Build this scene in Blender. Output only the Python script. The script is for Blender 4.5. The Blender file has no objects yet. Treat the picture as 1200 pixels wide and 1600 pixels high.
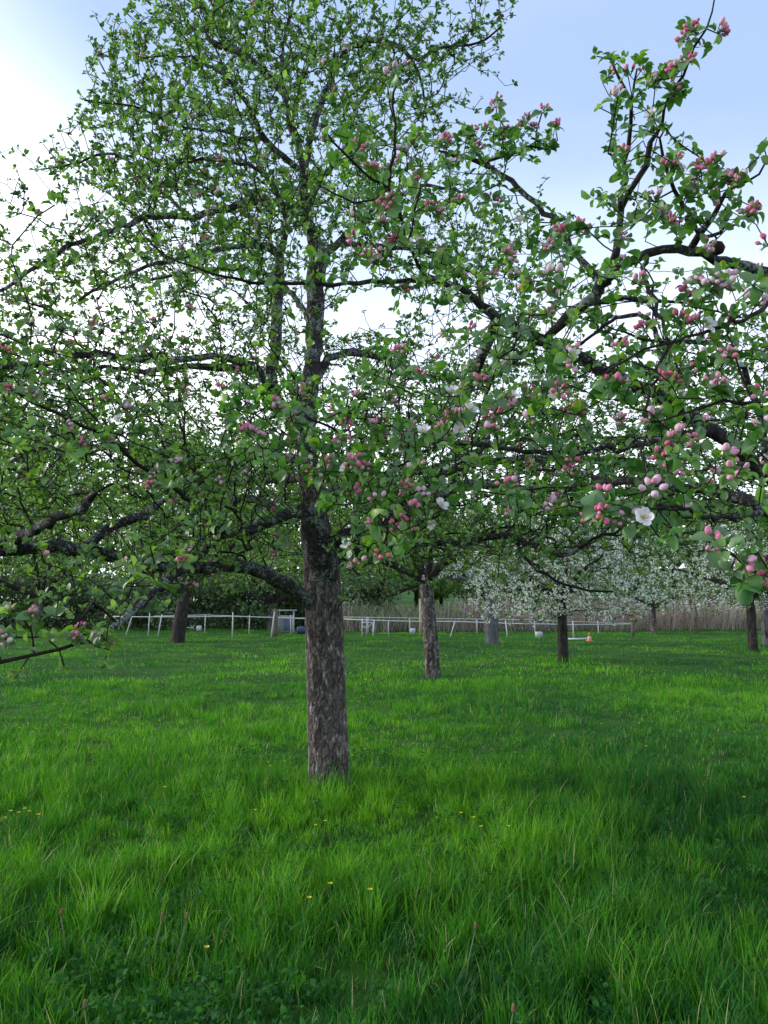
import bpy, math, random
import numpy as np
from mathutils import Vector, Matrix
random.seed(7); R = np.random.default_rng(11)
rad = math.radians
S = bpy.context.scene; COL = S.collection

# ------------------------------------------------------------ camera, sky, sun, exposure
F = 1204.0; HORIZON = 950.0; EYE = 1.6
PITCH = math.atan((HORIZON - 800) / F)
cd = bpy.data.cameras.new('camera'); cam = bpy.data.objects.new('camera', cd); COL.objects.link(cam)
cam.location = (0, 0, EYE); cam.rotation_euler = (math.pi / 2 + PITCH, 0, 0)
cd.sensor_fit = 'VERTICAL'; cd.sensor_height = 24; cd.lens = 24 * F / 1600
cd.clip_start = 0.05; cd.clip_end = 3000
S.camera = cam
SUN_EL, SUN_AZ = rad(22), rad(-80)          # azimuth from +Y (the view), negative is left
w = bpy.data.worlds.new('World'); S.world = w; w.use_nodes = True
nt = w.node_tree; nt.nodes.clear()
def wn(t, **k):
    n = nt.nodes.new(t)
    for a, b in k.items(): setattr(n, a, b)
    return n
sky = wn('ShaderNodeTexSky', sky_type='NISHITA', sun_disc=False, sun_elevation=SUN_EL, sun_rotation=SUN_AZ,
         altitude=200, air_density=1.0, dust_density=1.6, ozone_density=1.6)
tc = wn('ShaderNodeTexCoord')
dotn = wn('ShaderNodeVectorMath', operation='DOT_PRODUCT')
gd = Vector((-0.80, 0.62, -0.10)).normalized(); dotn.inputs[1].default_value = gd
nt.links.new(tc.outputs['Generated'], dotn.inputs[0])
noi = wn('ShaderNodeTexNoise'); noi.inputs['Scale'].default_value = 2.2; noi.inputs['Detail'].default_value = 5
mp = wn('ShaderNodeMapping'); mp.inputs['Scale'].default_value = (1, 1, 2.6)
nt.links.new(tc.outputs['Generated'], mp.inputs[0]); nt.links.new(mp.outputs[0], noi.inputs[0])
sep = wn('ShaderNodeSeparateXYZ'); nt.links.new(tc.outputs['Generated'], sep.inputs[0])
def wmath(op, a, b=None, clamp=False):
    n = wn('ShaderNodeMath', operation=op, use_clamp=clamp)
    for i, x in enumerate((a, b)):
        if x is None: continue
        if hasattr(x, 'links'): nt.links.new(x, n.inputs[i])
        else: n.inputs[i].default_value = x
    return n.outputs[0]
side = wn('ShaderNodeMapRange'); side.inputs[1].default_value = 0.60; side.inputs[2].default_value = 0.82
side.interpolation_type = 'SMOOTHSTEP'
nt.links.new(dotn.outputs['Value'], side.inputs[0])
low = wn('ShaderNodeMapRange'); low.inputs[1].default_value = 0.62; low.inputs[2].default_value = 0.05
low.interpolation_type = 'SMOOTHSTEP'
nt.links.new(sep.outputs[2], low.inputs[0])
veil = wmath('ADD', wmath('MULTIPLY', side.outputs[0], 0.75), wmath('MULTIPLY', low.outputs[0], 0.85))
veil = wmath('ADD', veil, wmath('MULTIPLY', wmath('SUBTRACT', noi.outputs[0], 0.5), 0.3), clamp=True)
bg1 = wn('ShaderNodeBackground'); bg1.inputs[1].default_value = 0.10
nt.links.new(sky.outputs[0], bg1.inputs[0])
bg2 = wn('ShaderNodeBackground'); bg2.inputs[0].default_value = (0.90, 0.95, 1.0, 1); bg2.inputs[1].default_value = 0.98
bg3 = wn('ShaderNodeBackground'); bg3.inputs[0].default_value = (0.43, 0.58, 0.86, 1); bg3.inputs[1].default_value = 0.66
mA = wn('ShaderNodeMixShader'); mA.inputs[0].default_value = 0.72
nt.links.new(bg1.outputs[0], mA.inputs[1]); nt.links.new(bg3.outputs[0], mA.inputs[2])
mB = wn('ShaderNodeMixShader'); nt.links.new(veil, mB.inputs[0])
nt.links.new(mA.outputs[0], mB.inputs[1]); nt.links.new(bg2.outputs[0], mB.inputs[2])
wo = wn('ShaderNodeOutputWorld'); nt.links.new(mB.outputs[0], wo.inputs[0])
sl = bpy.data.lights.new('sun', 'SUN'); sl.energy = 1.5; sl.angle = rad(20); sl.color = (1, 0.93, 0.84)
so = bpy.data.objects.new('sun', sl); COL.objects.link(so)
sd = Vector((math.sin(SUN_AZ - rad(50)) * math.cos(rad(30)), math.cos(SUN_AZ - rad(50)) * math.cos(rad(30)), math.sin(rad(30))))
sd = Vector((math.sin(SUN_AZ) * math.cos(SUN_EL), math.cos(SUN_AZ) * math.cos(SUN_EL), math.sin(SUN_EL)))
so.rotation_euler = sd.to_track_quat('Z', 'Y').to_euler(); so.location = (-20, 10, 12)
S.view_settings.view_transform = 'Standard'; S.view_settings.look = 'None'
S.view_settings.exposure = 1.1; S.view_settings.gamma = 1.0

# ------------------------------------------------------------ helpers
cp, sp_ = math.cos(PITCH), math.sin(PITCH)
def P(u, v, d):
    """photograph pixel (1200x1600) at depth d metres along +Y -> world point"""
    x = (u - 600) / F; yv = (800 - v) / F
    dy = cp - yv * sp_; dz = sp_ + yv * cp
    return np.array([x * d / dy, d, EYE + dz * d / dy])
def PA(u, v, d):
    x = (u - 600) / F; yv = (800 - v) / F
    dy = cp - yv * sp_; dz = sp_ + yv * cp
    return np.stack([x * d / dy, d, EYE + dz * d / dy], -1)
def G(u, v):
    x = (u - 600) / F; yv = (800 - v) / F
    dy = cp - yv * sp_; dz = sp_ + yv * cp
    t = -EYE / dz
    return np.array([x * t, dy * t, 0.0])
def GD(u, d):
    p = P(u, 950, d); p[2] = 0; return p

def hash3(ix, iy, iz, seed=0):
    h = (ix.astype(np.int64) * 374761393 + iy.astype(np.int64) * 668265263 + iz.astype(np.int64) * 2147483647 + seed * 974711) & 0xffffffff
    h = ((h ^ (h >> 13)) * 1274126177) & 0xffffffff
    h = ((h ^ (h >> 15)) * 2246822519) & 0xffffffff
    return ((h ^ (h >> 16)) & 0xffffff) / float(0xffffff)
def vn(p, seed=0):
    p = np.asarray(p, float); i = np.floor(p).astype(np.int64); f = p - i; f = f * f * (3 - 2 * f)
    r = 0
    for dx in (0, 1):
        for dy in (0, 1):
            for dz in (0, 1):
                wgt = (f[..., 0] if dx else 1 - f[..., 0]) * (f[..., 1] if dy else 1 - f[..., 1]) * (f[..., 2] if dz else 1 - f[..., 2])
                r = r + wgt * hash3(i[..., 0] + dx, i[..., 1] + dy, i[..., 2] + dz, seed)
    return r * 2 - 1
def fbm(p, o=4, seed=0):
    p = np.asarray(p, float); a = 1; s = 0; t = 0
    for k in range(o):
        s = s + a * vn(p * (2.03 ** k) + k * 17.3, seed + k); t += a; a *= 0.5
    return s / t
def norm(v): return v / np.maximum(np.linalg.norm(v, axis=-1, keepdims=True), 1e-9)

def mesh(name, V, quads=None, tris=None, mats=(), qm=None, tm=None, attrs=None, smooth=True):
    V = np.asarray(V, np.float32).reshape(-1, 3)
    q = np.zeros((0, 4), np.int32) if quads is None else np.asarray(quads, np.int32).reshape(-1, 4)
    t = np.zeros((0, 3), np.int32) if tris is None else np.asarray(tris, np.int32).reshape(-1, 3)
    me = bpy.data.meshes.new(name)
    me.vertices.add(len(V)); me.vertices.foreach_set('co', V.ravel())
    L = np.concatenate([q.ravel(), t.ravel()])
    me.loops.add(len(L)); me.loops.foreach_set('vertex_index', L)
    n = len(q) + len(t)
    st = np.concatenate([np.arange(len(q)) * 4, len(q) * 4 + np.arange(len(t)) * 3]).astype(np.int32)
    me.polygons.add(n); me.polygons.foreach_set('loop_start', st)
    me.polygons.foreach_set('loop_total', np.concatenate([np.full(len(q), 4), np.full(len(t), 3)]).astype(np.int32))
    if smooth: me.polygons.foreach_set('use_smooth', np.ones(n, bool))
    if qm is not None or tm is not None:
        a = np.zeros(len(q), np.int32) if qm is None else np.asarray(qm, np.int32)
        b = np.zeros(len(t), np.int32) if tm is None else np.asarray(tm, np.int32)
        me.polygons.foreach_set('material_index', np.concatenate([a, b]))
    for m in mats: me.materials.append(m)
    for k, a in (attrs or {}).items():
        at = me.attributes.new(k, 'FLOAT', 'POINT'); at.data.foreach_set('value', np.asarray(a, np.float32).ravel())
    me.update(calc_edges=True)
    return me
def link(name, me, parent=None, loc=None):
    o = bpy.data.objects.new(name, me); COL.objects.link(o)
    if loc is not None: o.location = loc
    if parent is not None: o.parent = parent
    return o
def tag(o, label=None, cat=None, group=None, kind=None):
    if label: o['label'] = label
    if cat: o['category'] = cat
    if group: o['group'] = group
    if kind: o['kind'] = kind
    return o
def thing(name, label, cat, loc=(0, 0, 0), group=None, rz=0):
    o = bpy.data.objects.new(name, None); o.empty_display_size = 0.2; COL.objects.link(o)
    o.location = Vector([float(a) for a in loc]); o.rotation_euler = (0, 0, rz)
    return tag(o, label, cat, group)

class MB:
    """collects boxes, tubes and lathes into one mesh"""
    def __init__(s): s.V = []; s.Q = []; s.T = []; s.qm = []; s.tm = []; s.n = 0
    def add(s, V, Q, T=(), m=0):
        V = np.asarray(V, float).reshape(-1, 3)
        for q in Q: s.Q.append([i + s.n for i in q]); s.qm.append(m)
        for t in T: s.T.append([i + s.n for i in t]); s.tm.append(m)
        s.V.append(V); s.n += len(V)
    def box(s, c, size, m=0, rz=0, bev=0.12):
        # chamfered box
        hx, hy, hz = [a / 2 for a in size]; b = min(hx, hy, hz) * bev
        prof = [(-hz, -b), (-hz + b, 0), (hz - b, 0), (hz, -b)]
        def ring(z, o):
            X, Y = hx + o, hy + o; k = b
            return [(X, -Y + k, z), (X, Y - k, z), (X - k, Y, z), (-X + k, Y, z), (-X, Y - k, z), (-X, -Y + k, z), (-X + k, -Y, z), (X - k, -Y, z)]
        V = [p for z, o in prof for p in ring(z, o)]
        ca, sa = math.cos(rz), math.sin(rz)
        V = [(c[0] + x * ca - y * sa, c[1] + x * sa + y * ca, c[2] + z) for x, y, z in V]
        Q = [(r * 8 + i, r * 8 + (i + 1) % 8, (r + 1) * 8 + (i + 1) % 8, (r + 1) * 8 + i) for r in range(3) for i in range(8)]
        for base, fl in ((0, True), (24, False)):
            for f in ((0, 1, 2, 3), (0, 3, 4, 7), (7, 4, 5, 6)):
                f = [base + i for i in f]; Q.append(f[::-1] if fl else f)
        s.add(V, Q, m=m); return s
    def tube(s, pts, rs, n=8, m=0, cap=True):
        pts = [np.array(p, float) for p in pts]
        if np.isscalar(rs): rs = [rs] * len(pts)
        V = []; u = None
        for i, p in enumerate(pts):
            d = norm(pts[min(i + 1, len(pts) - 1)] - pts[max(i - 1, 0)])
            if u is None:
                ref = np.array([0, 0, 1.]) if abs(d[2]) < .9 else np.array([1., 0, 0]); u = norm(np.cross(ref, d))
            else: u = norm(u - np.dot(u, d) * d)
            wv = np.cross(d, u)
            for k in range(n):
                a = 2 * math.pi * k / n; V.append(p + rs[i] * (math.cos(a) * u + math.sin(a) * wv))
        Q = [(r * n + i, r * n + (i + 1) % n, (r + 1) * n + (i + 1) % n, (r + 1) * n + i) for r in range(len(pts) - 1) for i in range(n)]
        T = []
        if cap:
            V.append(pts[0]); V.append(pts[-1]); a, b = len(V) - 2, len(V) - 1; l = (len(pts) - 1) * n
            T = [(a, (i + 1) % n, i) for i in range(n)] + [(b, l + i, l + (i + 1) % n) for i in range(n)]
        s.add(V, Q, T, m); return s
    def build(s, name, mats, parent=None, loc=None, smooth=False):
        me = mesh(name, np.concatenate(s.V), s.Q, s.T, mats if isinstance(mats, (list, tuple)) else [mats], s.qm, s.tm, smooth=smooth)
        return link(name, me, parent, loc)

# ------------------------------------------------------------ materials
class NT:
    def __init__(s, name):
        s.m = bpy.data.materials.new(name); s.m.use_nodes = True; s.t = s.m.node_tree; s.t.nodes.clear()
        s.out = s.t.nodes.new('ShaderNodeOutputMaterial')
    def n(s, t, **k):
        x = s.t.nodes.new(t)
        for a, b in k.items():
            if a.startswith('i_'): x.inputs[a[2:].replace('_', ' ')].default_value = b
            else: setattr(x, a, b)
        return x
    def l(s, a, b): s.t.links.new(a, b)
    def attr(s, name): return s.n('ShaderNodeAttribute', attribute_name=name).outputs['Fac']
    def ramp(s, fac, stops):
        r = s.n('ShaderNodeValToRGB'); e = r.color_ramp.elements
        while len(e) < len(stops): e.new(0.5)
        for i, (p, c) in enumerate(stops): e[i].position = p; e[i].color = (*c, 1)
        s.l(fac, r.inputs[0]); return r.outputs[0]
    def noise(s, scale, detail=4, vec=None, rough=.6, sc=None):
        x = s.n('ShaderNodeTexNoise'); x.inputs['Scale'].default_value = scale; x.inputs['Detail'].default_value = detail; x.inputs['Roughness'].default_value = rough
        v = vec or s.n('ShaderNodeTexCoord').outputs['Object']
        if sc:
            mpp = s.n('ShaderNodeMapping'); mpp.inputs['Scale'].default_value = sc; s.l(v, mpp.inputs[0]); v = mpp.outputs[0]
        s.l(v, x.inputs['Vector']); return x.outputs['Fac']
    def mix(s, f, a, b, mode='MIX'):
        x = s.n('ShaderNodeMix', data_type='RGBA', blend_type=mode)
        for i, y in ((0, f), (6, a), (7, b)):
            if hasattr(y, 'links'): s.l(y, x.inputs[i])
            elif isinstance(y, tuple): x.inputs[i].default_value = (*y, 1)
            else: x.inputs[i].default_value = y
        return x.outputs[2]
    def math(s, op, a, b=0.0, clamp=False):
        x = s.n('ShaderNodeMath', operation=op, use_clamp=clamp)
        for i, y in enumerate((a, b)):
            if hasattr(y, 'links'): s.l(y, x.inputs[i])
            else: x.inputs[i].default_value = y
        return x.outputs[0]
    def pbr(s, col, rough=.6, spec=.3, bump=None, bs=.3, bd=.01, trans=0, tcol=None):
        p = s.n('ShaderNodeBsdfPrincipled')
        if hasattr(col, 'links'): s.l(col, p.inputs['Base Color'])
        else: p.inputs['Base Color'].default_value = (*col, 1)
        if hasattr(rough, 'links'): s.l(rough, p.inputs['Roughness'])
        else: p.inputs['Roughness'].default_value = rough
        p.inputs['Specular IOR Level'].default_value = spec
        if bump is not None:
            b = s.n('ShaderNodeBump'); b.inputs['Strength'].default_value = bs; b.inputs['Distance'].default_value = bd
            s.l(bump, b.inputs['Height']); s.l(b.outputs[0], p.inputs['Normal'])
        o = p.outputs[0]
        if trans:
            t = s.n('ShaderNodeBsdfTranslucent'); c = tcol if tcol is not None else col
            if hasattr(c, 'links'): s.l(c, t.inputs[0])
            else: t.inputs[0].default_value = (*c, 1)
            mx = s.n('ShaderNodeMixShader'); mx.inputs[0].default_value = trans
            s.l(o, mx.inputs[1]); s.l(t.outputs[0], mx.inputs[2]); o = mx.outputs[0]
        s.l(o, s.out.inputs[0]); return s.m

def leaf_mat(name, stops, under=(.19, .27, .14), tr=.33, ro=.40, sp=.5):
    k = NT(name)
    c = k.ramp(k.attr('rnd'), stops)
    geo = k.n('ShaderNodeNewGeometry')
    c2 = k.mix(k.math('MULTIPLY', geo.outputs['Backfacing'], .55), c, under)
    tc_ = k.mix(1.0, c, (1.5, 1.7, .55), 'MULTIPLY')
    return k.pbr(c2, ro, sp, trans=tr, tcol=tc_)
M_leaf = leaf_mat('apple leaf', [(0, (.032, .092, .026)), (.3, (.080, .185, .042)), (.65, (.165, .305, .055)), (1, (.30, .47, .09))])
M_leafB = leaf_mat('young apple leaf', [(0, (.040, .130, .036)), (.4, (.085, .225, .050)), (.8, (.17, .35, .055)), (1, (.30, .47, .07))])
M_leafP = leaf_mat('pear leaf', [(0, (.06, .13, .04)), (.5, (.11, .21, .055)), (1, (.18, .31, .07))])
M_leafF = leaf_mat('woodland leaf', [(0, (.06, .13, .045)), (.35, (.13, .24, .06)), (.7, (.21, .35, .075)), (1, (.30, .43, .11))], tr=.34)
M_leafH = leaf_mat('hedge leaf', [(0, (.07, .105, .055)), (.5, (.12, .19, .08)), (1, (.20, .29, .12))], tr=.25)

def bark_mat(name, dark, mid, light, lich, lich_amt=.5, vert=(1, 1, .25), scale=30):
    k = NT(name)
    n1 = k.noise(scale, 6, sc=vert); n2 = k.noise(scale * .35, 4); n3 = k.noise(scale * 2.2, 5); n4 = k.noise(7, 3)
    c = k.ramp(n1, [(.33, dark), (.52, mid), (.66, light)])
    c = k.mix(k.math('MULTIPLY', n2, .55), c, dark)
    lm = k.ramp(k.math('MULTIPLY', k.math('ADD', n3, n4), .5), [(.64 - lich_amt * .15, (0, 0, 0)), (.68 - lich_amt * .13, (1, 1, 1))])
    c = k.mix(lm, c, lich)
    return k.pbr(c, .9, .15, bump=k.math('ADD', n1, k.math('MULTIPLY', n3, .5)), bs=.9, bd=.012)
M_bark = bark_mat('apple bark', (.022, .018, .018), (.065, .052, .048), (.16, .135, .12), (.19, .21, .20), .35, (1, 1, .3), 26)
M_limb = bark_mat('lichened limb bark', (.018, .015, .016), (.05, .043, .042), (.11, .10, .095), (.25, .28, .28), .82, (1, 1, 1), 30)
M_twig = bark_mat('twig bark', (.018, .014, .014), (.038, .030, .028), (.07, .055, .05), (.09, .10, .09), .2, (1, 1, 1), 60)
M_barkF = bark_mat('distant bark', (.02, .016, .015), (.045, .038, .034), (.09, .08, .07), (.12, .13, .12), .2, (1, 1, .3), 12)
M_barkG = bark_mat('grey bark', (.07, .068, .075), (.13, .13, .14), (.2, .2, .21), (.24, .26, .26), .4, (1, 1, .3), 10)
k = NT('purple shoot'); M_shoot = k.pbr((.10, .05, .11), .4, .4)

k = NT('apple petal'); a = k.attr('rnd'); t_ = k.attr('t')
c = k.ramp(a, [(0, (.76, .05, .20)), (.28, (.83, .15, .33)), (.55, (.88, .38, .54)), (.75, (.88, .64, .73)), (1, (.90, .85, .88))])
c = k.mix(k.math('MULTIPLY', k.noise(160, 3), .5), c, (.84, .62, .72))
c = k.mix(k.math('MULTIPLY', t_, .25), c, (.66, .16, .34))
M_bud = k.pbr(c, .65, .15, trans=.28, bump=k.noise(240, 3, sc=(1, 1, 1)), bs=.25, bd=.001)
k = NT('open petal'); t_ = k.attr('t')
M_petal = k.pbr(k.mix(k.math('MULTIPLY', t_, .5), (.84, .84, .88), (.84, .66, .72)), .5, .25, trans=.25)
k = NT('stamen'); M_stamen = k.pbr((.70, .55, .12), .6, .2)
k = NT('flower stalk'); M_stalk = k.pbr((.13, .20, .08), .6, .2, trans=.2)
k = NT('pear blossom'); M_white = k.pbr(k.ramp(k.attr('rnd'), [(0, (.74, .78, .70)), (1, (.88, .89, .87))]), .6, .2, trans=.4)

k = NT('grass blade'); rv = k.attr('rnd')
c = k.ramp(rv, [(0, (.018, .092, .028)), (.28, (.036, .17, .020)), (.55, (.082, .28, .014)), (.82, (.17, .42, .016)), (.96, (.24, .52, .04)), (1, (.40, .40, .18))])
M_grass = k.pbr(c, .55, .16, trans=.24, tcol=k.mix(1.0, c, (1.3, 1.5, .6), 'MULTIPLY'))
k = NT('meadow ground')
n1 = k.noise(.5, 5); n2 = k.noise(9, 5); n3 = k.noise(60, 3)
c = k.ramp(n1, [(.35, (.018, .055, .010)), (.5, (.032, .10, .012)), (.65, (.06, .16, .014))])
c = k.mix(k.math('MULTIPLY', n2, .5), c, (.018, .045, .010))
M_ground = k.pbr(c, .9, .1, bump=k.math('ADD', n2, n3), bs=.6, bd=.05)
def plain(name, col, rough=.6, spec=.3, var=.25, scale=20, bd=.003):
    k = NT(name); n = k.noise(scale, 5)
    d = tuple(x * (1 - var) for x in col)
    return k.pbr(k.mix(n, col, d), rough, spec, bump=n, bs=.4, bd=bd)
M_wpaint = plain('weathered white paint', (.60, .62, .61), .6, .3, .35, 6)
M_wood = plain('weathered wood', (.17, .15, .13), .85, .1, .5, 14, .01)
M_pale = plain('pale wood', (.46, .40, .28), .8, .1, .3, 14)
M_orange = plain('orange plastic', (.75, .20, .07), .5, .4, .15)
M_blue = plain('blue plastic', (.03, .06, .13), .45, .4, .2)
M_bluep = plain('pale blue panel', (.22, .30, .46), .6, .3, .2)
M_grey = plain('grey roof sheet', (.42, .43, .42), .6, .3, .2)
M_yel = plain('buttercup petal', (.78, .60, .03), .4, .4, .1)
M_brown = plain('spent flower head', (.22, .13, .07), .8, .1, .3)
M_brown2 = plain('withered fruit', (.035, .022, .02), .8, .2, .5, 90, .004)
M_pod = plain('dead twig', (.26, .19, .15), .9, .1, .4, 8)
M_thpink = NT('thicket twig'); k = M_thpink
M_thick = k.pbr(k.ramp(k.attr('rnd'), [(0, (.16, .12, .095)), (.5, (.38, .31, .26)), (1, (.60, .50, .45))]), .9, .1)

# ------------------------------------------------------------ ground
def hgt(x, y):
    x = np.asarray(x, float); y = np.asarray(y, float)
    p = np.stack([x * .35, y * .35, x * 0], -1)
    z = fbm(p, 3, 3) * .05
    r = np.clip((y - 52) / 60, 0, 4)
    z = z + r ** 1.3 * 2.2 * np.clip((x + 40) / 60, .15, 1.2)
    z = z + fbm(np.stack([x * .02, y * .02, x * 0], -1), 3, 9) * np.clip((y - 55) / 40, 0, 1) * 3
    return z
def sgrid(a, b, n, k):
    t = np.linspace(-1, 1, n); s = np.sinh(t * k) / math.sinh(k); return (a + b) / 2 + s * (b - a) / 2
gx = sgrid(-420, 420, 220, 5.0); gy = 6 + sgrid(-420, 420, 260, 4.6)
X, Y = np.meshgrid(gx, gy)
V = np.stack([X, Y, hgt(X, Y)], -1)
ny, nx = X.shape
i, j = np.meshgrid(np.arange(ny - 1), np.arange(nx - 1), indexing='ij'); b0 = i * nx + j
Q = np.stack([b0, b0 + 1, b0 + nx + 1, b0 + nx], -1)
tag(link('ground', mesh('ground', V, Q.reshape(-1, 4), mats=[M_ground])), 'green meadow rising gently behind the fence', 'ground', kind='structure')

# ------------------------------------------------------------ grass
TREES_AT = []   # (x, y, r) where the grass stands tall
def blades(name, n, d0, d1, hgtm, wid, label, seed, ntuft, power=1.0, tr=.12, cell=1.0, st=4):
    rg = np.random.default_rng(seed)
    nt_ = ntuft
    d = d0 + (d1 - d0) * rg.random(nt_) ** power
    x = (rg.random(nt_) * 2 - 1) * (d * .62 + .9)
    patch = fbm(np.stack([x * .9, d * .9, x * 0], -1), 3, 21)       # tall / short patches
    patch2 = fbm(np.stack([x * .35, d * .35, x * 0 + 5], -1), 3, 33)  # species patches
    th = hgtm * np.clip(1 + patch * 1.1 + rg.normal(0, .18, nt_), .35, 2.0)
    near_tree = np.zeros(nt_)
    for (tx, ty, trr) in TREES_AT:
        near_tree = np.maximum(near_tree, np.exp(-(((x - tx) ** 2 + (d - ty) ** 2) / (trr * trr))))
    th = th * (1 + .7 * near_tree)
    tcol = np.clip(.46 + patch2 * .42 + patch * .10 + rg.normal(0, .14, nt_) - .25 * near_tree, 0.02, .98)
    kind = rg.random(nt_)                                            # a few big tufts, many small
    th = th * np.where(kind < .10, 1.22, np.where(kind < .6, 1.0, .78)); tcol = np.clip(tcol - .07 + np.where(kind < .10, .07, np.where(kind > .8, -.12, 0)), .02, .98)
    wk = np.where(kind < .12, 2.2, np.where(kind < .6, 1.0, .7)); k = rg.choice(nt_, n, p=wk / wk.sum())
    trr_ = tr * (.5 + rg.random(n)) * np.where(rg.random(n) < .3, 2.6, 1.0) * np.where(kind[k] < .22, 1.25, .9)
    ang = rg.random(n) * 2 * np.pi; rr = trr_ * np.sqrt(rg.random(n))
    bx = x[k] + rr * np.cos(ang); by = d[k] + rr * np.sin(ang)
    h = th[k] * (.35 + .85 * rg.random(n)) * np.where(rr > tr * 1.6, .6, 1); h = np.maximum(h, .02)
    la = ang + rg.normal(0, 1.5, n); lean = np.clip(rr / tr * .18 + rg.gamma(1.4, .20, n), 0, 1.6)
    wdt = wid * (.6 + .8 * rg.random(n)) * (1 + by * 0)
    col = np.clip(tcol[k] + rg.normal(0, .10, n), 0, .96)
    col = np.where(rg.random(n) < .03, 1.0, col)
    t = np.linspace(0, 1, st)[None, :]
    bend = lean[:, None] * t ** 2 * h[:, None]
    droop = np.where(lean > .55, (lean - .55) * .9, 0)[:, None]
    zc = h[:, None] * (t - droop * t ** 3 * .6)
    cx = bx[:, None] + np.cos(la)[:, None] * bend; cy = by[:, None] + np.sin(la)[:, None] * bend
    zb = hgt(bx, by)[:, None] - .01
    fa = la + np.pi / 2 + rg.normal(0, .7, n)
    wt = wdt[:, None] * np.array([.8, 1.0, .7, .06] if st == 4 else [.9, .8, .06])[None, :] * .5
    sx = np.cos(fa)[:, None] * wt; sy = np.sin(fa)[:, None] * wt
    A = np.stack([cx - sx, cy - sy, zb + zc], -1); B = np.stack([cx + sx, cy + sy, zb + zc], -1)
    V = np.stack([A, B], 2).reshape(-1, 3)
    base = (np.arange(n) * st * 2)[:, None]
    s = np.arange(st - 1)[None, :] * 2
    q = np.stack([base + s, base + s + 1, base + s + 3, base + s + 2], -1).reshape(-1, 4)
    o = link(name, mesh(name, V, q, mats=[M_grass], attrs={'rnd': np.repeat(col, st * 2)}))
    tag(o, label, 'grass', kind='stuff')

MAIN = GD(516, 6.86); MAIN = G(516, 1240)
N2P = G(677, 1058); N3P = G(277, 1004); WP1 = G(769, 1006); WP2 = G(880, 1034); WP3 = G(1177, 1018)
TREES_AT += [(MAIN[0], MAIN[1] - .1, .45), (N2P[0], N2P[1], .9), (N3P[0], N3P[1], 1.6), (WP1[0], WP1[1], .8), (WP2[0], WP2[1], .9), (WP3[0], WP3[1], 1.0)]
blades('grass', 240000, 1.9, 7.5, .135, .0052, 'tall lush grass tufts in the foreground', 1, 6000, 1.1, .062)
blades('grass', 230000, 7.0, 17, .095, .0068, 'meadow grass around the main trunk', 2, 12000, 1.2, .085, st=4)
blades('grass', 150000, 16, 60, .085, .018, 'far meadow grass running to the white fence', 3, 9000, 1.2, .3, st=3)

def weeds(n, seed):
    rg = np.random.default_rng(seed); cx = np.concatenate([rg.uniform(-1.6, 2.2, n), rg.normal(-.75, .25, n // 7)]); cy = np.concatenate([rg.uniform(2.3, 9, n), rg.normal(2.95, .2, n // 7)])
    C = np.stack([cx, cy, hgt(cx, cy) + rg.uniform(.03, .12, len(cx))], -1); AX = norm(rg.normal(0, .3, C.shape) + np.array([0, -.1, 1.]))
    T = dict(t=[0, .45, .55, .72, .88, 1.0], w=[.02, .02, .30, .48, .30, .05], z=[0, .03, .04, .03, 0, -.06])
    k = np.repeat(np.arange(len(C)), 14); ph = rg.random(len(k)) * 6.28; th = np.radians(rg.uniform(35, 88, len(k))); ln = rg.uniform(.025, .055, len(k))
    d_ = np.stack([np.cos(ph) * np.sin(th), np.sin(ph) * np.sin(th), np.cos(th)], -1)
    V, q, m = leaf_verts(C[k] + rg.normal(0, .035, (len(k), 3)) * np.array([1, 1, .6]), d_, AX[k] + rg.normal(0, .3, (len(k), 3)), ln, ln * .6, T, rg, .30)
    tag(link('meadow_weeds', mesh('meadow_weeds', V, q, mats=[M_weed], attrs={'rnd': np.repeat(rg.random(len(k)), m)})), 'low broad-leaved weeds between the grass tufts', 'weeds', kind='stuff')
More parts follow.
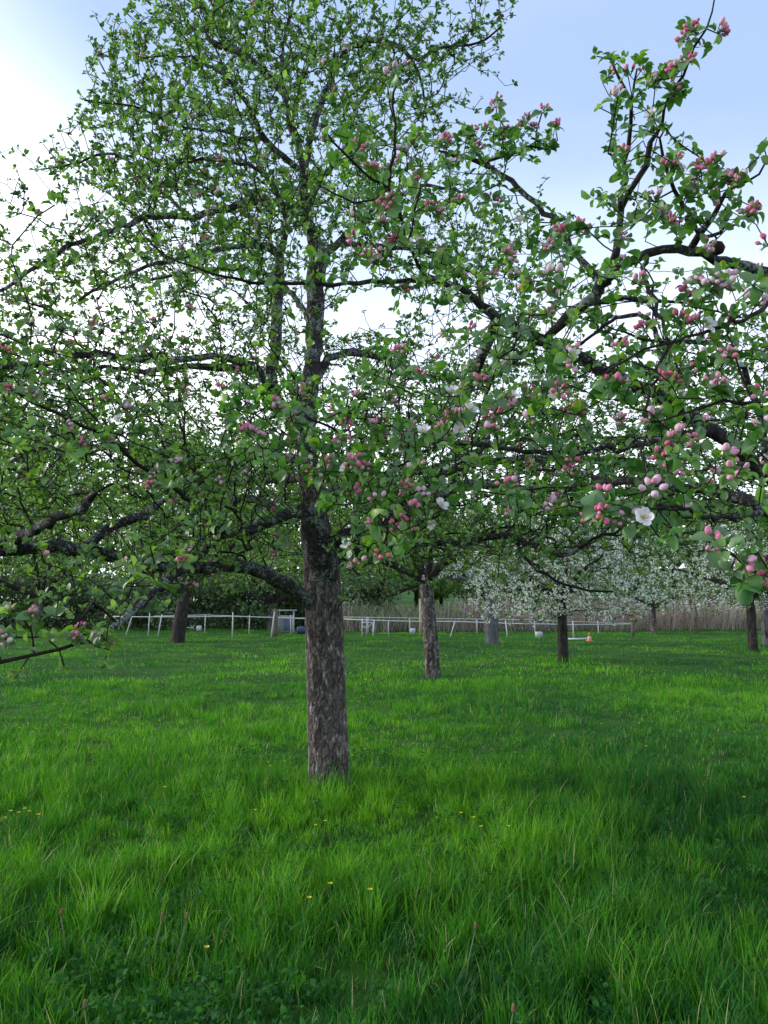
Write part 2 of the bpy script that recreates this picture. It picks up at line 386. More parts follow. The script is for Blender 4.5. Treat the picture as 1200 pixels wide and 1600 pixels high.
# ------------------------------------------------------------ tree skeletons
class Sk:
    def __init__(s):
        s.p = []; s.par = []; s.r = []; s.limb = []; s.pl = []; s.tr = []
    def add(s, p, par, r=0., limb=0, traced=True):
        s.p.append(np.asarray(p, float)); s.par.append(par); s.r.append(r); s.limb.append(limb); s.tr.append(traced)
        s.pl.append(0. if par < 0 else s.pl[par] + float(np.linalg.norm(s.p[-1] - s.p[par]))); return len(s.p) - 1
    def near(s, p): return int(np.argmin(((np.array(s.p) - p) ** 2).sum(1)))
    def limbpath(s, pts, rs, limb, start=None, step=.07, jit=.012):
        pts = np.array(pts, float)
        if start is None: start = s.near(pts[0])
        pts = np.vstack([s.p[start], pts]) if np.linalg.norm(pts[0] - s.p[start]) > .02 else pts
        rs = list(rs)
        if len(rs) < len(pts): rs = [rs[0]] + rs
        P4 = np.vstack([2 * pts[0] - pts[1], pts, 2 * pts[-1] - pts[-2]])
        cur = start; first = True
        for i in range(len(pts) - 1):
            a, b, c, d = P4[i:i + 4]; L = np.linalg.norm(c - b); n = max(1, int(L / step))
            for q in range(1, n + 1):
                t = q / n
                x = .5 * ((2 * b) + (c - a) * t + (2 * a - 5 * b + 4 * c - d) * t * t + (-a + 3 * b - 3 * c + d) * t ** 3)
                x = x + R.normal(0, jit, 3)
                cur = s.add(x, cur, rs[i] * (1 - t) + rs[i + 1] * t, limb)
        return cur
    def grow(s, T, bf=.35, step=.09, jit=.12, up=.15, maxlen=9):
        T = np.asarray(T, np.float32); N = len(T); ends = np.full(N, -1)
        NP = np.array(s.p, np.float32); PL = np.array(s.pl, np.float32)
        cost = np.full(N, 1e9, np.float32); who = np.zeros(N, int)
        for c in range(0, len(NP), 400):
            D = np.sqrt(((T[:, None] - NP[None, c:c + 400]) ** 2).sum(-1)) + bf * PL[None, c:c + 400]
            m = D.argmin(1); v = D[np.arange(N), m]; u = v < cost
            cost[u] = v[u]; who[u] = m[u] + c
        alive = np.ones(N, bool)
        for _ in range(N):
            i = int(np.argmin(cost))
            if cost[i] > 1e8: break
            a = who[i]; A = s.p[a]; B = T[i].astype(float); L = float(np.linalg.norm(B - A))
            cost[i] = 1e9; alive[i] = False
            if L < .01: ends[i] = a; continue
            pa = s.par[a]; pd = norm(A - s.p[pa]) if pa >= 0 else np.array([0, 0, 1.])
            Cc = A + (B - A) * .45 + (pd * .22 + np.array([0, 0, up])) * L * .6
            n = max(1, int(L / step)); cur = a; new = []
            for q in range(1, n + 1):
                t = q / n; x = (1 - t) ** 2 * A + 2 * t * (1 - t) * Cc + t * t * B
                if q < n: x = x + R.normal(0, jit * min(L / n, .12), 3)
                cur = s.add(x, cur, 0., s.limb[a] if s.limb[a] != -1 else 1, False); new.append(cur)
            ends[i] = cur
            if alive.any():
                al = np.nonzero(alive)[0]
                for nd in new:
                    D = np.sqrt(((T[al] - s.p[nd].astype(np.float32)) ** 2).sum(1)) + bf * s.pl[nd]
                    u = D < cost[al]; cost[al[u]] = D[u]; who[al[u]] = nd
        return ends
    def radii(s, rtip=.0016, e=2.35, cap=.8):
        n = len(s.p); par = np.array(s.par); acc = np.zeros(n); r = np.array(s.r)
        for i in range(n - 1, -1, -1):
            if acc[i] == 0: acc[i] = rtip ** e
            if not s.tr[i]: r[i] = acc[i] ** (1 / e)
            if par[i] >= 0: acc[par[i]] += acc[i] * .9
        for i in range(n):
            if par[i] >= 0 and not s.tr[i]: r[i] = min(r[i], max(r[par[i]] * (.75 if s.tr[par[i]] else .98), rtip))
        s.R = r; return r
    def arrays(s):
        s.A = np.array(s.p); s.PA = np.array(s.par); s.LI = np.array(s.limb); s.TR = np.array(s.tr)
        n = len(s.A); d = np.zeros((n, 3)); ok = s.PA >= 0
        d[ok] = norm(s.A[ok] - s.A[s.PA[ok]]); d[~ok] = (0, 0, 1)
        # main child
        mc = np.full(n, -1); best = np.zeros(n)
        for i in range(n):
            q = s.PA[i]
            if q >= 0 and s.R[i] >= best[q]: best[q] = s.R[i]; mc[q] = i
        s.mc = mc
        dd = d.copy(); h = mc >= 0; dd[h] = norm(d[h] + d[mc[h]])
        lev = np.zeros(n, int)
        for i in range(n):
            if s.PA[i] >= 0: lev[i] = lev[s.PA[i]] + 1
        u = np.zeros((n, 3))
        for L in range(lev.max() + 1):
            m = np.nonzero(lev == L)[0]
            base = u[s.PA[m]] if L else np.tile([1., .1, 0], (len(m), 1))
            bad = np.linalg.norm(base, axis=1) < .1; base[bad] = (1, .1, 0)
            x = base - (base * dd[m]).sum(1, keepdims=True) * dd[m]
            z = np.linalg.norm(x, axis=1) < .05
            x[z] = np.cross(dd[m][z], [0.3, 1, .2]); u[m] = norm(x)
        s.D = dd; s.U = u; s.W = np.cross(dd, u); s.d1 = d
        # subtree has leaves flag etc
    def tubes(s, sel, sides, knob=0.0):
        """quads of all edges i (parent->i) where sel[i]"""
        idx = np.nonzero(sel & (s.PA >= 0))[0]
        if len(idx) == 0: return np.zeros((0, 3)), np.zeros((0, 4), int)
        par = s.PA[idx]; main = (s.mc[par] == idx)
        a = np.arange(sides) * 2 * np.pi / sides; ca, sa = np.cos(a), np.sin(a)
        def ring(nodes, r, Un, Wn): return s.A[nodes][:, None] + r[:, None, None] * (ca[None, :, None] * Un[:, None] + sa[None, :, None] * Wn[:, None])
        used = np.unique(np.concatenate([idx, par[main]])); mp_ = np.full(len(s.A), -1); mp_[used] = np.arange(len(used))
        V1 = ring(used, s.R[used], s.U[used], s.W[used])
        sdx = idx[~main]; V2 = ring(s.PA[sdx], s.R[sdx] * 1.08, s.U[sdx], s.W[sdx])
        V = np.concatenate([V1, V2]).reshape(-1, 3)
        r1 = mp_[idx]; r0 = np.where(main, mp_[par], 0); r0[~main] = len(used) + np.arange(len(sdx))
        kk = np.arange(sides); k2 = (kk + 1) % sides
        q = np.stack([r0[:, None] * sides + kk, r0[:, None] * sides + k2, r1[:, None] * sides + k2, r1[:, None] * sides + kk], -1).reshape(-1, 4)
        if knob:
            rr = np.concatenate([np.repeat(s.R[used], sides), np.repeat(s.R[sdx], sides)])
            cc = np.concatenate([np.repeat(s.A[used], sides, 0), np.repeat(s.A[s.PA[sdx]], sides, 0)])
            f = 1 + knob * fbm(V * 22, 3, 5) + knob * .8 * vn(V * 6, 8)
            V = cc + (V - cc) * f[:, None]
        return V, q

# ------------------------------------------------------------ leaves, buds, flowers (vectorised)
LEAF_HI = dict(t=[0, .20, .25, .37, .55, .75, .91, 1.0], w=[.03, .03, .27, .45, .51, .44, .25, .02], z=[0, .02, .03, .04, .03, -.02, -.09, -.16])
LEAF_LO = dict(t=[0, .20, .45, .80, 1.0], w=[.035, .12, .50, .38, .03], z=[0, .02, .03, -.01, -.10])
LEAF_XS = dict(t=[0, .5, 1.0], w=[.10, .50, .06], z=[0, .04, -.06])
def leaf_verts(pos, dr, nr, ln, wd, T, rg, serr=0.):
    n = len(pos); dr = norm(dr); nr = norm(nr - (nr * dr).sum(1, keepdims=True) * dr); sd = np.cross(nr, dr)
    t = np.array(T['t']); ww = np.array(T['w']); z = np.array(T['z']); m = len(t)
    fold = rg.uniform(.05, .85, n)[:, None]; cv = rg.uniform(-.3, 2.4, n)[:, None]
    wl = ww[None] * (1 + serr * rg.normal(0, 1, (n, m))); wr = ww[None] * (1 + serr * rg.normal(0, 1, (n, m)))
    tw = rg.normal(0, .18, n)[:, None] * t[None]
    mid = pos[:, None] + dr[:, None] * (t[None, :, None] * ln[:, None, None]) + nr[:, None] * ((z[None] * cv) * ln[:, None])[..., None]
    def col(wc, sg): return mid + sg * sd[:, None] * (wc * wd[:, None])[..., None] + nr[:, None] * ((wc * fold + sg * wc * tw * 2) * wd[:, None])[..., None]
    V = np.stack([col(wl, -1), mid, col(wr, 1)], 2)     # n,m,3,3
    base = (np.arange(n) * m * 3)[:, None, None]; i = (np.arange(m - 1) * 3)[None, :, None]; j = np.arange(2)[None, None, :]
    b = base + i + j
    q = np.stack([b, b + 1, b + 4, b + 3], -1).reshape(-1, 4)
    return V.reshape(-1, 3), q, m * 3
def basis(ax):
    ref = np.where(np.abs(ax[:, 2:3]) < .9, np.array([[0, 0, 1.]]), np.array([[1., 0, 0]]))
    e1 = norm(np.cross(ref, ax)); return e1, np.cross(ax, e1)
def rosette(C, AX, cnt, L, rg, T, spread=(35, 100), serr=0., wr=.58, lv=.22, colc=None):
    """leaf rosettes at C with axes AX"""
    idx = np.repeat(np.arange(len(C)), cnt); n = len(idx)
    if n == 0: return np.zeros((0, 3)), np.zeros((0, 4), int), np.zeros(0), np.zeros(0, int)
    k = np.concatenate([np.arange(c) for c in cnt]); ax = norm(AX)[idx]; e1, e2 = basis(ax)
    ph = k * 2.4 + rg.random(len(C))[idx] * 6.28 + rg.normal(0, .35, n); th = np.radians(rg.uniform(spread[0], spread[1], n))
    d = np.cos(th)[:, None] * ax + np.sin(th)[:, None] * (np.cos(ph)[:, None] * e1 + np.sin(ph)[:, None] * e2)
    nr = ax + rg.normal(0, .38, (n, 3))
    ln = L * rg.uniform(.55, 1.15, n) * (rg.uniform(.75, 1.2, len(C))[idx]); wd = ln * wr * rg.uniform(.8, 1.15, n)
    V, q, m = leaf_verts(C[idx] + ax * rg.uniform(-.006, .012, n)[:, None], d, nr, ln, wd, T, rg, serr)
    base = rg.normal(.42, .16, len(C)) if colc is None else colc
    c = np.clip(base[idx] + rg.normal(0, lv, n), 0, 1)
    return V, q, np.repeat(c, m), idx, m

NB = 8; BT = np.array([0, .10, .3, .52, .74, .9, 1.0]); BRr = np.array([.22, .62, .96, 1., .78, .42, .04])
def bud_geo(C, ax, ln, wd, rg, rnd):
    n = len(C); e1, e2 = basis(ax); th = np.arange(NB) * 2 * np.pi / NB
    rr = BRr[None, :, None] * (1 + .09 * np.cos(2.5 * th[None, None, :] + BT[None, :, None] * 3 + rg.random(n)[:, None, None] * 6)) * (wd / 2)[:, None, None]
    bend = rg.normal(0, .08, (n, 1, 1))
    V = C[:, None, None] + ax[:, None, None] * (BT[None, :, None, None] * ln[:, None, None, None]) \
        + e1[:, None, None] * ((rr * np.cos(th)) + bend * BT[None, :, None] ** 2 * ln[:, None, None])[..., None] + e2[:, None, None] * (rr * np.sin(th))[..., None]
    m = len(BT); base = (np.arange(n) * m * NB)[:, None, None]; i = (np.arange(m - 1) * NB)[None, :, None]; j = np.arange(NB)[None, None, :]
    j2 = (j + 1) % NB
    q = np.stack([base + i + j, base + i + j2, base + i + NB + j2, base + i + NB + j], -1).reshape(-1, 4)
    return V.reshape(-1, 3), q, np.repeat(rnd, m * NB), np.tile(np.repeat(BT, NB), n)
def stalk_geo(A, B, r, ns=4):
    n = len(A); ax = norm(B - A); e1, e2 = basis(ax); th = np.arange(ns) * 2 * np.pi / ns
    off = e1[:, None] * np.cos(th)[None, :, None] * r + e2[:, None] * np.sin(th)[None, :, None] * r
    V = np.stack([A[:, None] + off * 1.2, B[:, None] + off], 1)
    base = (np.arange(n) * ns * 2)[:, None]; j = np.arange(ns)[None]; j2 = (j + 1) % ns
    q = np.stack([base + j, base + j2, base + ns + j2, base + ns + j], -1).reshape(-1, 4)
    return V.reshape(-1, 3), q
def bud_cluster_geo(C, AX, rg, size=1.0, nb=None):
    """umbels of buds at C: V, quads, material index, rnd, t"""
    nbv = rg.integers(4, 8, len(C)) if nb is None else nb
    idx = np.repeat(np.arange(len(C)), nbv); n = len(idx); k = np.concatenate([np.arange(c) for c in nbv])
    ax = norm(AX)[idx]; e1, e2 = basis(ax)
    ph = k * 1.26 + rg.random(len(C))[idx] * 6.28 + rg.normal(0, .2, n); th = np.radians(np.where(k == 0, 8, rg.uniform(22, 62, n)))
    d = norm(np.cos(th)[:, None] * ax + np.sin(th)[:, None] * (np.cos(ph)[:, None] * e1 + np.sin(ph)[:, None] * e2))
    pl = rg.uniform(.014, .026, n) * size; A = C[idx]; B = A + d * pl[:, None] + ax * (pl * .15)[:, None]
    ln = rg.uniform(.0135, .0195, n) * size; wd = ln * rg.uniform(.66, .82, n)
    pal = np.clip(rg.normal(.44, .25, len(C)), .05, .95)[idx]; rnd = np.clip(pal + rg.normal(0, .16, n), 0, 1)
    op = np.where(rnd > .72, 1.22, 1.0) * rg.uniform(.8, 1.1, n); ln = ln * op; wd = wd * op * np.where(rnd > .8, 1.12, 1)
    d2 = norm(d + rg.normal(0, .18, (n, 3)))
    V1, q1, r1, t1 = bud_geo(B, d2, ln, wd, rg, rnd)
    V2, q2 = stalk_geo(A, B, .0011 * size)
    # calyx: a small green cup at the bud base
    V3, q3, r3, t3 = bud_geo(B - d2 * (.003 * size), d2, np.full(n, .007 * size), np.full(n, .0062 * size), rg, rnd)
    V = np.concatenate([V1, V2, V3]); Q = np.concatenate([q1, q2 + len(V1), q3 + len(V1) + len(V2)])
    M = np.concatenate([np.zeros(len(q1), int), np.ones(len(q2), int), np.ones(len(q3), int)])
    rn = np.concatenate([r1, np.zeros(len(V2)), r3]); tt = np.concatenate([t1, np.zeros(len(V2)), t3])
    own = np.concatenate([np.repeat(idx, len(BT) * NB), np.repeat(idx, 8), np.repeat(idx, len(BT) * NB)])
    return V, Q, M, rn, tt, own
def flower(center, ax, size=1.0, name='open_blossom', parent=None, loc0=None, rg=R):
    """an open five-petalled blossom with stamens"""
    ax = norm(np.asarray(ax, float)); e1, e2 = basis(ax[None]); e1 = e1[0]; e2 = e2[0]
    V = []; Q = []; qm = []; tt = []
    ts = [0, .12, .35, .6, .82, .96]; ws = [.05, .09, .24, .37, .32, .12]; Lp = .0235 * size
    for p in range(5):
        a = p * 2 * math.pi / 5 + rg.normal(0, .08); el = rg.uniform(.05, .45); dr = math.cos(el) * (math.cos(a) * e1 + math.sin(a) * e2) + math.sin(el) * ax
        sd_ = np.cross(ax, dr); sd_ = norm(sd_); nn = np.cross(dr, sd_); b = sum(len(x) for x in V); pts = []
        for t, w_ in zip(ts, ws):
            for s in (-1, -.5, 0, .5, 1):
                pts.append(dr * t * Lp + sd_ * s * w_ * Lp + nn * (Lp * (.16 * abs(s) ** 1.6 * w_ * 2 + .28 * t * t - .1 * (s == 0))) + (dr * (-.05 * Lp) if t > .9 and abs(s) < .3 else 0)); tt.append(.6 * max(0, 1 - t * 1.5) + .25 * abs(s) * rg.random())
        V.append(np.array(pts))
        for i in range(5):
            for j in range(4): Q.append((b + i * 5 + j, b + i * 5 + j + 1, b + (i + 1) * 5 + j + 1, b + (i + 1) * 5 + j)); qm.append(0)
    base = sum(len(x) for x in V)
    n = 16; az = rg.random(n) * 6.28; el = rg.uniform(.6, 1.4, n)
    D = np.cos(el)[:, None] * (np.cos(az)[:, None] * e1 + np.sin(az)[:, None] * e2) + np.sin(el)[:, None] * ax
    B = D * .0085 * size; vs, qs = stalk_geo(B * 0, B, .0004 * size); V.append(vs); Q += [tuple(x) for x in qs + base]; qm += [1] * len(qs); tt += [0] * len(vs); base += len(vs)
    vb, qb, _, tb = bud_geo(B, D, np.full(n, .0022 * size), np.full(n, .0018 * size), rg, np.zeros(n)); V.append(vb); Q += [tuple(x) for x in qb + base]; qm += [1] * len(qb); tt += [0] * len(vb); base += len(vb)
    vs, qs = stalk_geo(np.array([-ax * .022 * size]), np.array([ax * 0.]), .0012 * size); V.append(vs); Q += [tuple(x) for x in qs + base]; qm += [2] * len(qs); tt += [0] * len(vs)
    V = np.concatenate(V) + center
    me = mesh(name, V, Q, mats=[M_petal, M_stamen, M_stalk], qm=qm, attrs={'t': np.array(tt)})
    return link(name, me, parent)

def spans(idx_own, V, Q, n):
    pass
def submesh(V, Q, selq, extra):
    """take quads selq, compact"""
    q = Q[selq]; u, inv = np.unique(q, return_inverse=True)
    return V[u], inv.reshape(-1, 4), [e[u] for e in extra]

def poly_sample(poly, n, rg):
    poly = np.array(poly, float); lo = poly.min(0); hi = poly.max(0); out = np.zeros((0, 2))
    while len(out) < n:
        p = lo + (hi - lo) * rg.random((n * 3, 2)); ins = np.zeros(len(p), bool); j = len(poly) - 1
        for i in range(len(poly)):
            a, b = poly[i], poly[j]
            c = ((a[1] > p[:, 1]) != (b[1] > p[:, 1])) & (p[:, 0] < (b[0] - a[0]) * (p[:, 1] - a[1]) / (b[1] - a[1] + 1e-9) + a[0]); ins ^= c; j = i
        out = np.vstack([out, p[ins]])
    return out[:n]
def holes(uv, hs, rg):
    keep = np.ones(len(uv), bool)
    for (u, v, ru, rv, pr) in hs:
        keep &= ~((((uv[:, 0] - u) / ru) ** 2 + ((uv[:, 1] - v) / rv) ** 2 < 1) & (rg.random(len(uv)) < pr))
    return keep
def thin(T, mind):
    """drop points closer than mind using a grid hash"""
    seen = set(); k = []
    for i, p in enumerate(T):
        c = (int(p[0] // mind), int(p[1] // mind), int(p[2] // mind))
        if c in seen: continue
        seen.add(c); k.append(i)
    return np.array(k)

def build_tree(root, sk, ends_leaf, leaf_len, LT, leafm, rg, limb_names, thick=.012, serr=0., cnt=(4, 8), spur_p=.25, spurL=.8, rmax_spur=.008, twm=None, lbm=None, big=10, split=True, wr=.58, knob=.1, colshift=0., skipclusters=None, spur_skip=None):
    """wood and leaves of every limb; returns cluster arrays"""
    twm = twm or M_twig; lbm = lbm or M_limb
    n = len(sk.A); rr = sk.R
    # clusters: at ends and on spurs
    E = ends_leaf[ends_leaf >= 0]; E = np.unique(E)
    spur = np.nonzero((~sk.TR | (rr < .006)) & (rr < rmax_spur) & (rg.random(n) < spur_p))[0]
    spur = np.setdiff1d(spur, E)
    if spur_skip: spur = spur[(spur < spur_skip[0]) | (rg.random(len(spur)) < .2)]
    axE = norm(sk.D[E] * .6 + np.array([0, 0, .6]) + rg.normal(0, .35, (len(E), 3)))
    e1, e2 = basis(sk.D[spur]); a = rg.random(len(spur)) * 6.28
    out = np.cos(a)[:, None] * e1 + np.sin(a)[:, None] * e2; out = norm(out + np.array([0, 0, .5]))
    sl_ = rg.uniform(.01, .035, len(spur)) * (leaf_len / .05)
    C = np.concatenate([sk.A[E], sk.A[spur] + out * sl_[:, None]]); AX = np.concatenate([axE, norm(out + np.array([0, 0, .4]) + rg.normal(0, .25, out.shape))])
    own = np.concatenate([sk.LI[E], sk.LI[spur]])
    cn = np.concatenate([rg.integers(cnt[0], cnt[1], len(E)), rg.integers(max(2, cnt[0] - 2), max(3, cnt[1] - 2), len(spur))])
    LL = np.concatenate([np.full(len(E), 1.), np.full(len(spur), spurL)])
    stA, stB = sk.A[spur], C[len(E):]
    res = {}
    limbs = sorted(set(sk.LI.tolist())) if split else [None]
    objs = {}
    for lb in limbs:
        if lb == -1: continue
        sel = (sk.LI == lb) if lb is not None else np.ones(n, bool)
        bigm = sel & (rr >= thick); sm = sel & (rr < thick)
        V1, q1 = sk.tubes(bigm, big, knob); V2, q2 = sk.tubes(sm, 5)
        ms = own[len(E):] == lb if lb is not None else np.ones(len(spur), bool)
        V3, q3 = stalk_geo(stA[ms], stB[ms], .0016 * leaf_len / .05) if ms.any() else (np.zeros((0, 3)), np.zeros((0, 4), int))
        V = np.concatenate([V1, V2, V3]); q = np.concatenate([q1, q2 + len(V1), q3 + len(V1) + len(V2)])
        if len(q) == 0: continue
        qm = np.concatenate([np.zeros(len(q1), int), np.ones(len(q2) + len(q3), int)])
        o = link(limb_names.get(lb, 'limb') if lb is not None else 'branches', mesh('limb', V, q, mats=[lbm, twm], qm=qm), root); objs[lb] = o
        mc_ = own == lb if lb is not None else np.ones(len(own), bool)
        if skipclusters is not None: pass
        if mc_.any():
            base = np.clip(rg.normal(.42 + colshift, .16, mc_.sum()), 0, 1)
            r = rosette(C[mc_], AX[mc_], cn[mc_], leaf_len, rg, LT, serr=serr, wr=wr, colc=base)
            link('leaves' if split else 'crown', mesh('leaves', r[0], r[1], mats=[leafm], attrs={'rnd': r[2]}), o if split else root)
    return objs, C, AX, own

M_weed = leaf_mat('weed leaf', [(0, (.018, .085, .030)), (.6, (.035, .15, .030)), (1, (.07, .22, .03))], under=(.03, .11, .03), tr=.3, ro=.75, sp=.1)
weeds(420, 91)
# ------------------------------------------------------------ MAIN APPLE TREE
rgA = np.random.default_rng(5)
D0 = float(MAIN[1])
main_tree = thing('apple_tree', 'large old apple tree with a thick flaking trunk standing in the foreground meadow', 'tree', MAIN)
sk = Sk()
def pxr(w_, d): return w_ * .5 * d / F
trunk_px = [(516, 1262, 66), (514, 1180, 62), (511, 1100, 60), (508, 1020, 59), (505, 940, 58), (502, 890, 56), (499, 850, 51), (493, 812, 44), (487, 780, 38), (482, 745, 34), (479, 700, 31)]
tp = [P(u, v, D0) for u, v, _ in trunk_px]; tr_ = [pxr(w_, D0) for _, _, w_ in trunk_px]
cur = sk.add(tp[0], -1, tr_[0], -1)
sk.limbpath(tp[1:], tr_[1:], -1, start=cur, step=.1, jit=.0)
def trace(sk, lst, limb, step=.07, jit=.007, start=None):
    pts = [P(u, v, d) for u, v, d, w_ in lst]; rs = [pxr(w_, d) for u, v, d, w_ in lst]
    return sk.limbpath(pts, rs, limb, step=step, jit=jit, start=start)
d = D0
